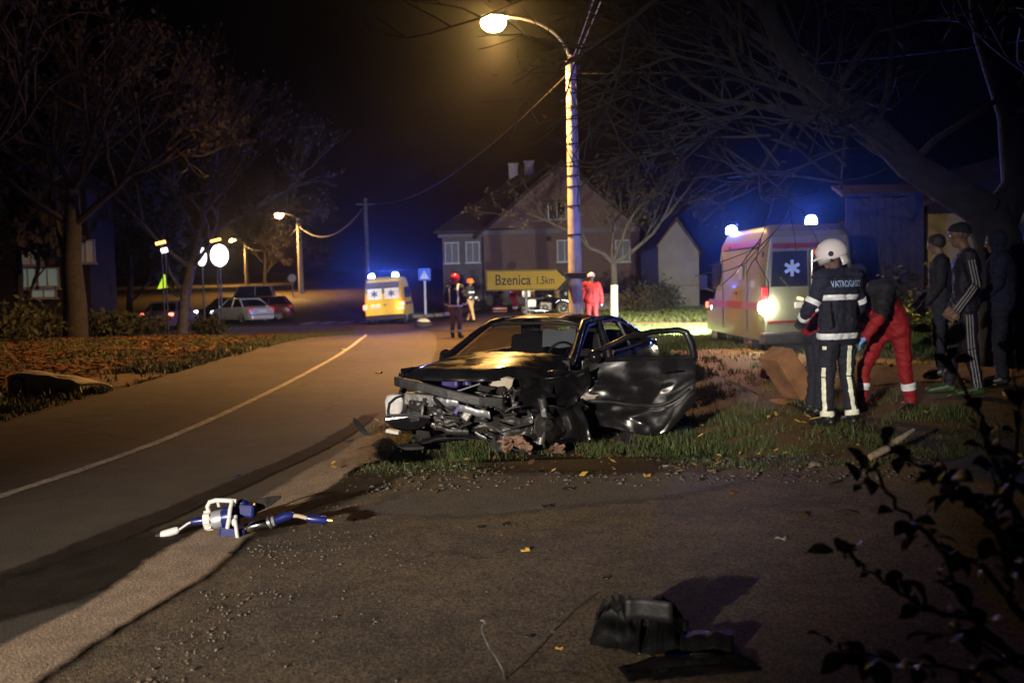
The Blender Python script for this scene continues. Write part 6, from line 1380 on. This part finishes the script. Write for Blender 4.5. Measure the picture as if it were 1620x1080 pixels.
# ================================================================== foreground objects
# hydraulic rescue tool
tp = gnd(385, 852); tool = thing('rescue_tool', 'blue and chrome hydraulic rescue tool with white handles lying on the road edge', 'rescue tool', tp)
M['toolblue'] = pm('tool_blue', (.009, .016, .13), .35, var=.15, coat=.3)
M['toolwhite'] = pm('tool_white', (.6, .59, .57), .4, var=.06)
M['hosetan'] = pm('hose_tan', (.42, .33, .24), .6, var=.1)
M['brass'] = pm('brass', (.6, .42, .14), .3, .9, var=.1)
sc_ = tp.y/F_PX*1.003
def tq(px, py, y=0.): return Vector(((px-385)*sc_, y, (852-py)*sc_+(px-385)*sc_*.024+.035*sm(-px, -310, -260)))
def ptube(name, pts, r, mat, n=12, par=tool, flat=1.): b = MB(); b.tube(pts, r, n, True, flat); return b.build(name, M[mat], par, True)
body = ptube('cylinder', [tq(337, 819), tq(341, 819), tq(356, 817), tq(357, 816)], [.052, .058, .058, .05], 'galv', 20)
ptube('motor_housing', [tq(354, 817), tq(356, 817), tq(375, 812), tq(378, 811)], [.058, .066, .066, .05], 'toolblue', 20)
b = MB(); ax = (tq(356, 817)-tq(328, 820)).normalized(); b.lathe([(.03, -.012), (.052, -.008), (.058, .006), (.058, .03), (.05, .042), (.03, .046)], tq(327, 820), ax, 22); kn = b.build('valve_knob', M['toolwhite'], tool, True)
b = MB(); e1 = ax.orthogonal().normalized(); e2 = ax.cross(e1)
for k in range(8):
    a = 2*math.pi*k/8; c_ = tq(327, 820)+(e1*math.cos(a)+e2*math.sin(a))*.054; b.cyl(c_+ax*-.004, c_+ax*.038, .012, n=8)
b.build('knob_grip', M['toolwhite'], kn, True)
b = MB(); b.cyl(tq(327, 820)-ax*.016, tq(327, 820)-ax*.008, .022); b.build('knob_centre', M['galv'], kn, True)
ptube('carry_handle', [tq(332, 806), tq(330, 797), tq(334, 790), tq(345, 787, -.01), (tq(360, 787.5, -.02)), tq(378, 789.5, -.02)], .0145, 'toolwhite')
ptube('handle_bracket', [tq(347, 788), tq(347, 798, .02)], .012, 'toolwhite'); ptube('carry_handle', [tq(372, 789, -.03), tq(371, 800, -.07), tq(369, 816, -.08), tq(366, 829, -.08)], .014, 'toolwhite')
b = MB(); b.box(tq(371, 841, .0), (.165, .13, .085), (0, RAD(8), 0)); b.build('valve_block', M['toolblue'], tool, bevel=.015)
b = MB(); b.box(tq(388, 808, .05), (.13, .10, .09), (0, RAD(6), 0)); b.ell(tq(383, 797, .05), (.035, .035, .03)); b.build('jaw_housing', M['toolblue'], tool, bevel=.02)
ptube('side_handle', [tq(378, 812, -.05), tq(380, 820, -.09), tq(382, 836, -.10), tq(384, 854, -.10)], .0125, 'toolwhite')
b = MB(); b.ell(tq(378, 820, -.08), (.02, .02, .028)); b.build('handle_grip', M['toolwhite'], tool, True)
for s, lab in ((-1, 0), (1, 1)):
    b = MB(); pts = [tq(390, 808-s*3, .06), tq(405, 805-s*4, .10), tq(422, 801-s*3, .14), tq(436, 797-s*1, .17)]
    b.loft([[p+Vector((0, 0, -h)), p+Vector((0, .035, -h)), p+Vector((0, .035, h)), p+Vector((0, 0, h))] for p, h in zip(pts, (.028, .024, .018, .006))]); b.build('jaw_blade', M['darkmetal'], tool, bevel=.004)
ptube('piston', [tq(390, 834, -.02), tq(393, 833, -.02), tq(424, 827, -.02), tq(427, 826.5, -.02)], [.024, .030, .030, .024], 'chrome', 18)
ptube('lock_ring', [tq(428, 827, -.02), tq(432, 825.5, -.02)], [.042, .042], 'steel', 18); ptube('lock_ring', [tq(434, 825, -.02), tq(438, 824, -.02)], [.036, .030], 'galv', 18)
hs_ = ptube('hose_sleeve', [tq(437, 824, -.02), tq(450, 820), tq(462, 817), tq(466, 818)], [.026, .030, .026, .018], 'toolblue', 14)
ptube('hose', [tq(464, 818), tq(474, 819), tq(484, 822), tq(492, 825)], .013, 'hosetan'); ptube('coupling', [tq(488, 823), tq(496, 825), tq(516, 828), tq(520, 828)], [.022, .028, .026, .02], 'toolblue', 14)
ptube('coupling_tip', [tq(519, 828), tq(529, 829)], [.014, .016], 'brass')
ptube('hose_sleeve', [tq(323, 819), tq(310, 820), tq(303, 821)], [.022, .024, .018], 'toolblue', 14); ptube('hose', [tq(304, 821), tq(298, 824), tq(290, 831), tq(281, 839)], .010, 'galv')
ptube('coupling', [tq(283, 836), tq(279, 839), tq(258, 847), tq(254, 848)], [.016, .025, .025, .022], 'toolwhite', 14); ptube('coupling_tip', [tq(255, 847), tq(247, 850)], [.022, .024], 'black')
# torn piece of bumper
fp = gnd(1010, 1032); fr_ = thing('bumper_fragment', 'large torn black bumper fragment lying in the right foreground', 'car part', fp, RAD(-12))
def frag(u, v):
    x = -.22+.46*u; top = .225+.02*math.sin(u*9)+.05*abs(N3(u*9, 1, 1))+.03*N3(u*26, 2, 2)+(.03 if .45 < u < .5 else 0)-.07*(.5 < u < .58)-.12*sm(u, .72, 1)-.06*(1-sm(u, 0, .12))
    z = top*v-.02*abs(N3(u*11, v*3, 5)); y = .10*math.sin(v*2.2)+.035*sm(v, .42, .5)-.03*sm(v, .68, .74)-.22*(1-v)*u+.10*v*u; return (x-.03*(1-v)*(u < .2), y+.02*N3(u*6, v*4, 2), max(.004, z+.012*N3(u*8, v*6, 9)))
b = MB(); b.grid(lambda u, v: tuple(Vector(frag(u, v))*.86), 70, 22); b.build('shell', M['frag'], fr_, True, solid=.007)
b = MB(); b.grid(lambda u, v: (.18+.22*u, -.10+.20*v+.05*u, .03+.06*math.sin(v*3)+.03*N3(u*4, v*4, 8)), 12, 8); b.build('torn_flange', M['frag'], fr_, True, solid=.006)
b = MB(); b.grid(lambda u, v: (-.05+.20*u, -.02+.015*math.sin(u*5), .15+.09*v), 8, 4); b.build('mounting_tab', M['blackplastic'], fr_, True, solid=.005)
fq = gnd(1090, 1062); f2_ = thing('bumper_fragment', 'flat dark plastic fragment at the bottom edge beside the larger one', 'car part', fq, RAD(10))
b = MB(); b.grid(lambda u, v: (-.28+.55*u, -.10+.16*v*(1-.5*u), .02+.05*math.sin(u*3)*v+.02*N3(u*5, v*5, 1)), 18, 8); b.build('shell', M['frag'], f2_, True, solid=.006)
# orange tipped strip
sp_ = gnd(806, 878); s_ = thing('plastic_strip', 'black plastic strip with an amber end lying mid lay-by', 'car part', sp_, RAD(14))
b = MB(); b.box((-.03, 0, .012), (.20, .018, .016), (0, RAD(-3), 0)); b.box((-.06, .012, .022), (.05, .012, .016)); b.build('strip', M['blackplastic'], s_, bevel=.003)
b = MB(); b.box((.095, 0, .02), (.055, .03, .012)); b.box((.112, .01, .026), (.02, .03, .014)); b.build('amber_tip', M['yleaf'], s_, bevel=.003)
# bent wire standing in the foreground
wp = gnd(800, 1082); wr = thing('bent_wire', 'thin bent dark wire sticking up from the asphalt at the bottom centre', 'wire', wp)
kx = wp.y/F_PX
b = MB(); b.tube([Vector(((px-800)*kx, .10*t, (1082-py)*kx)) for px, py, t in ((800, 1082, 0), (796, 1060, .1), (786, 1043, .3), (774, 1028, .5), (767, 1014, .7), (762, 1004, .9), (764, 996, 1.0), (768, 994, 1.0), (765, 990, 1.05), (760, 991, 1.1))], .0042, 7); b.build('wire', M['darkmetal'], wr, True)
# small debris, one thing each
DEB = [(1024, 757, .05, 'yleaf', 'leaf', 'single yellow fallen leaf at the edge of the verge'), (867, 806, .045, 'blackplastic', 'shard', 'dark curled plastic shard on the shaded asphalt'), (760, 838, .03, 'blackplastic', 'shard', 'small dark shard at the left of a pair below the wreck'),
       (800, 834, .032, 'blackplastic', 'shard', 'small dark shard at the right of a pair below the wreck'), (916, 805, .018, 'stone', 'stone', 'pale stone chip near the curved edge of the dark patch'), (1110, 763, .04, 'blackplastic', 'shard', 'black shard with a shiny top beside the verge'),
       (1160, 785, .035, 'leaf_or', 'leaf', 'orange leaf on the lay-by asphalt'), (1236, 857, .035, 'galv', 'scrap', 'small shiny metal scrap in the right of the lay-by'), (1270, 820, .05, 'leaf_br', 'leaf', 'brown leaf on the asphalt near the overhanging shrub'),
       (1325, 768, .08, 'wooddark', 'stick', 'short dark stick beside the verge on the right'), (1290, 740, .06, 'stone', 'stone', 'pale stone at the edge of the verge right of the wreck'), (1340, 815, .06, 'wooddark', 'stick', 'dark stick under the overhanging shrub'),
       (838, 1013, .022, 'blackplastic', 'shard', 'dark chip beside the standing wire'), (885, 1032, .018, 'yleaf', 'shard', 'tiny amber lens chip in the foreground'), (875, 1006, .012, 'whiteplastic', 'shard', 'tiny white chip in the foreground'),
       (600, 592, .09, 'blackplastic', 'shard', 'dark scrap lying on the lit road left of the wreck'), (543, 555, .09, 'galv', 'scrap', 'small pale scrap on the road near the centre line'), (375, 757, .035, 'toolblue', 'scrap', 'dark blue scrap on the road above the rescue tool'),
       (640, 515, .16, 'blackplastic', 'shard', 'dark shard on the road left of the loose wheel'), (900, 778, .05, 'blackplastic', 'shard', 'dark flat shard on the asphalt under the torn wing'), (690, 782, .05, 'leaf_or', 'leaf', 'tan leaf at the left foot of the grass tuft'), (1052, 742, .04, 'whiteplastic', 'shard', 'white chip in the grass below the open door'),
       (1180, 945, .022, 'blackplastic', 'shard', 'dark chip beyond the torn bumper fragment'), (980, 880, .02, 'blackplastic', 'shard', 'dark chip midway between strip and bumper fragment'), (960, 920, .025, 'blackplastic', 'shard', 'dark flake above the bumper fragment')]
for px, py, s, mt, nm, lab in DEB:
    g_ = gnd(px, py); b = MB(); rr = random.Random(px*7+py)
    if nm == 'stick': b.tube([(-s*1.2, 0, .02), (0, .01, .03), (s*1.2, .04, .022)], [.010, .012, .007], 7)
    elif nm == 'leaf': b.grid(lambda u, v: ((u-.5)*2*s, (v-.5)*s*1.3*math.sin(math.pi*(.08+.84*u)), .018+.02*abs(v-.5)+.012*math.sin(u*4)), 8, 4)
    elif nm == 'stone': b.ell((0, 0, s*.4), (s, s*.75, s*.55), 9, 6)
    else: b.grid(lambda u, v: ((u-.5)*2*s*(1-.4*v*rr.random()), (v-.5)*1.2*s, .016+s*.5*abs(math.sin(u*3+v*2))*rr.uniform(.6, 1)), 5, 4)
    o = b.build('fallen_leaf' if nm == 'leaf' else ('plastic_shard' if nm == 'shard' else ('metal_scrap' if nm == 'scrap' else nm)), M[mt], None, nm in ('leaf', 'stone'), solid=.004 if nm in ('leaf', 'shard', 'scrap') else 0)
    o.location = g_; o.rotation_euler = (0, 0, rr.uniform(0, 6)); tag(o, lab, nm if nm != 'shard' else 'plastic shard', 'small debris on the ground')
M['palewood'] = pm('pale_broken_wood', (.26, .21, .16), .85, var=.3, scale=14)
# pale broken branch on the right
bp3 = gnd(1412, 728); br3 = thing('broken_branch', 'pale broken branch propped on the ground behind the shrub', 'branch', bp3, RAD(20))
b = MB(); b.tube([(-.22, 0, .05), (-.05, .02, .10), (.10, .03, .17), (.26, .04, .24)], [.03, .034, .028, .014], 9); b.build('stick', M['palewood'], br3, True)
b = MB(); b.cyl((-.235, 0, .046), (-.22, 0, .05), .029, n=9); b.build('cut_end', M['tancloth'], br3)
# overhanging shrub in the right foreground
SB = Vector((2.05, 3.35, zf(2.05, 3.35)-.02)); shrub = thing('shrub', 'dark leafy shrub overhanging the bottom right corner', 'shrub', SB)
def leafmesh():
    b = MB()
    b.grid(lambda u, v: ((v-.5)*.62*math.sin(math.pi*min(1, .06+u*.97))**.8*(1.0 if True else 0), u, .16*math.sin(u*2.4)-.35*abs(v-.5)*math.sin(math.pi*u)*-.6), 6, 4)
    return b
lm = leafmesh().build('leaf', M['shrubleaf'], None, True, fixn=False).data; bpy.data.objects.remove(bpy.data.objects['leaf'])
R_ = random.Random(21); stems = MB(); spots = []
def shoot(pts, r0):
    pts = [Vector(p) for p in pts]; cv = []
    for i in range(len(pts)-1):
        for k in range(5): cv.append(pts[i].lerp(pts[i+1], k/5)+Vector((R_.gauss(0, .006), R_.gauss(0, .006), R_.gauss(0, .006))))
    cv.append(pts[-1]); stems.tube(cv, [max(.002, r0*(1-.8*i/len(cv))) for i in range(len(cv))], 6)
    for i in range(3, len(cv)):
        if R_.random() < .85: spots.append((cv[i], (cv[i]-cv[i-1]).normalized()))
sv = lambda px, py, Y: at(px, py, Y)-SB
for path, r in (([(0, 0, 0), sv(1560, 900, 3.2), sv(1480, 860, 3.1), sv(1420, 800, 3.05), sv(1385, 740, 3.0), sv(1360, 765, 3.0)], .012), ([(.03, .05, 0), sv(1560, 820, 3.3), sv(1500, 760, 3.2), sv(1440, 730, 3.15), sv(1400, 700, 3.1)], .010),
                ([(0, 0, 0), sv(1540, 980, 3.0), sv(1460, 960, 2.95), sv(1400, 920, 2.9), sv(1350, 880, 2.9), sv(1325, 870, 2.9)], .010), ([(.05, 0, 0), sv(1590, 780, 3.2), sv(1560, 690, 3.2), sv(1530, 620, 3.2), sv(1500, 560, 3.25), sv(1480, 515, 3.3)], .011),
                ([(.1, 0, 0), sv(1600, 850, 3.0), sv(1540, 790, 2.9), sv(1495, 740, 2.9)], .009), ([(.0, -.1, 0), sv(1560, 1060, 2.8), sv(1450, 1050, 2.8), sv(1370, 1035, 2.8), sv(1320, 1020, 2.8)], .009),
                ([(.1, 0, 0), sv(1600, 960, 2.9), sv(1590, 880, 2.8), sv(1570, 800, 2.8), sv(1580, 720, 2.8)], .010), ([(.1, 0, 0), sv(1610, 900, 3.1), sv(1600, 760, 3.1), sv(1620, 640, 3.1), sv(1600, 560, 3.1)], .010),
                ([(0, -.05, 0), sv(1560, 1010, 2.9), sv(1500, 900, 2.9), sv(1470, 840, 2.9), sv(1440, 820, 2.9)], .009), ([(.1, -.1, 0), sv(1600, 1050, 2.7), sv(1540, 1000, 2.7), sv(1480, 1000, 2.7)], .008)):
    shoot(path, r)
stems.build('stem', M['stem'], shrub, True, fixn=False)
for p, d in spots:
    for k in range(R_.choice((1, 2, 2))):
        o = bpy.data.objects.new('leaf', lm); COL.objects.link(o); o.parent = shrub
        a = Vector((R_.gauss(0, 1), R_.gauss(0, 1), R_.gauss(0, .6)-.3)).normalized(); v = (d*.35+a).normalized()
        s = R_.choice((R_.uniform(.03, .05), R_.uniform(.05, .08), R_.uniform(.07, .105))); x = v.cross(Vector((R_.gauss(0, .5), R_.gauss(0, .5), 1))).normalized(); n = x.cross(v)
        o.matrix_local = Matrix(((x.x*s, v.x*s, n.x*s, p.x+v.x*.012), (x.y*s, v.y*s, n.y*s, p.y+v.y*.012), (x.z*s, v.z*s, n.z*s, p.z+v.z*.012), (0, 0, 0, 1)))
# ================================================================== night haze: one closed box round everything, sky outside it
HZ = bpy.data.materials.new('night_haze'); HZ.use_nodes = True; _n = HZ.node_tree; _n.nodes.remove(_n.nodes['Principled BSDF'])
_v = _n.nodes.new('ShaderNodeVolumePrincipled'); _v.inputs['Color'].default_value = (.9, .9, .92, 1); _v.inputs['Density'].default_value = .0008; _v.inputs['Anisotropy'].default_value = .93
_n.links.new(_v.outputs[0], _n.nodes['Material Output'].inputs['Volume'])
b = MB(); b.box((0, 130, 10), (420, 400, 30)); o = b.build('haze', HZ); o['kind'] = 'stuff'
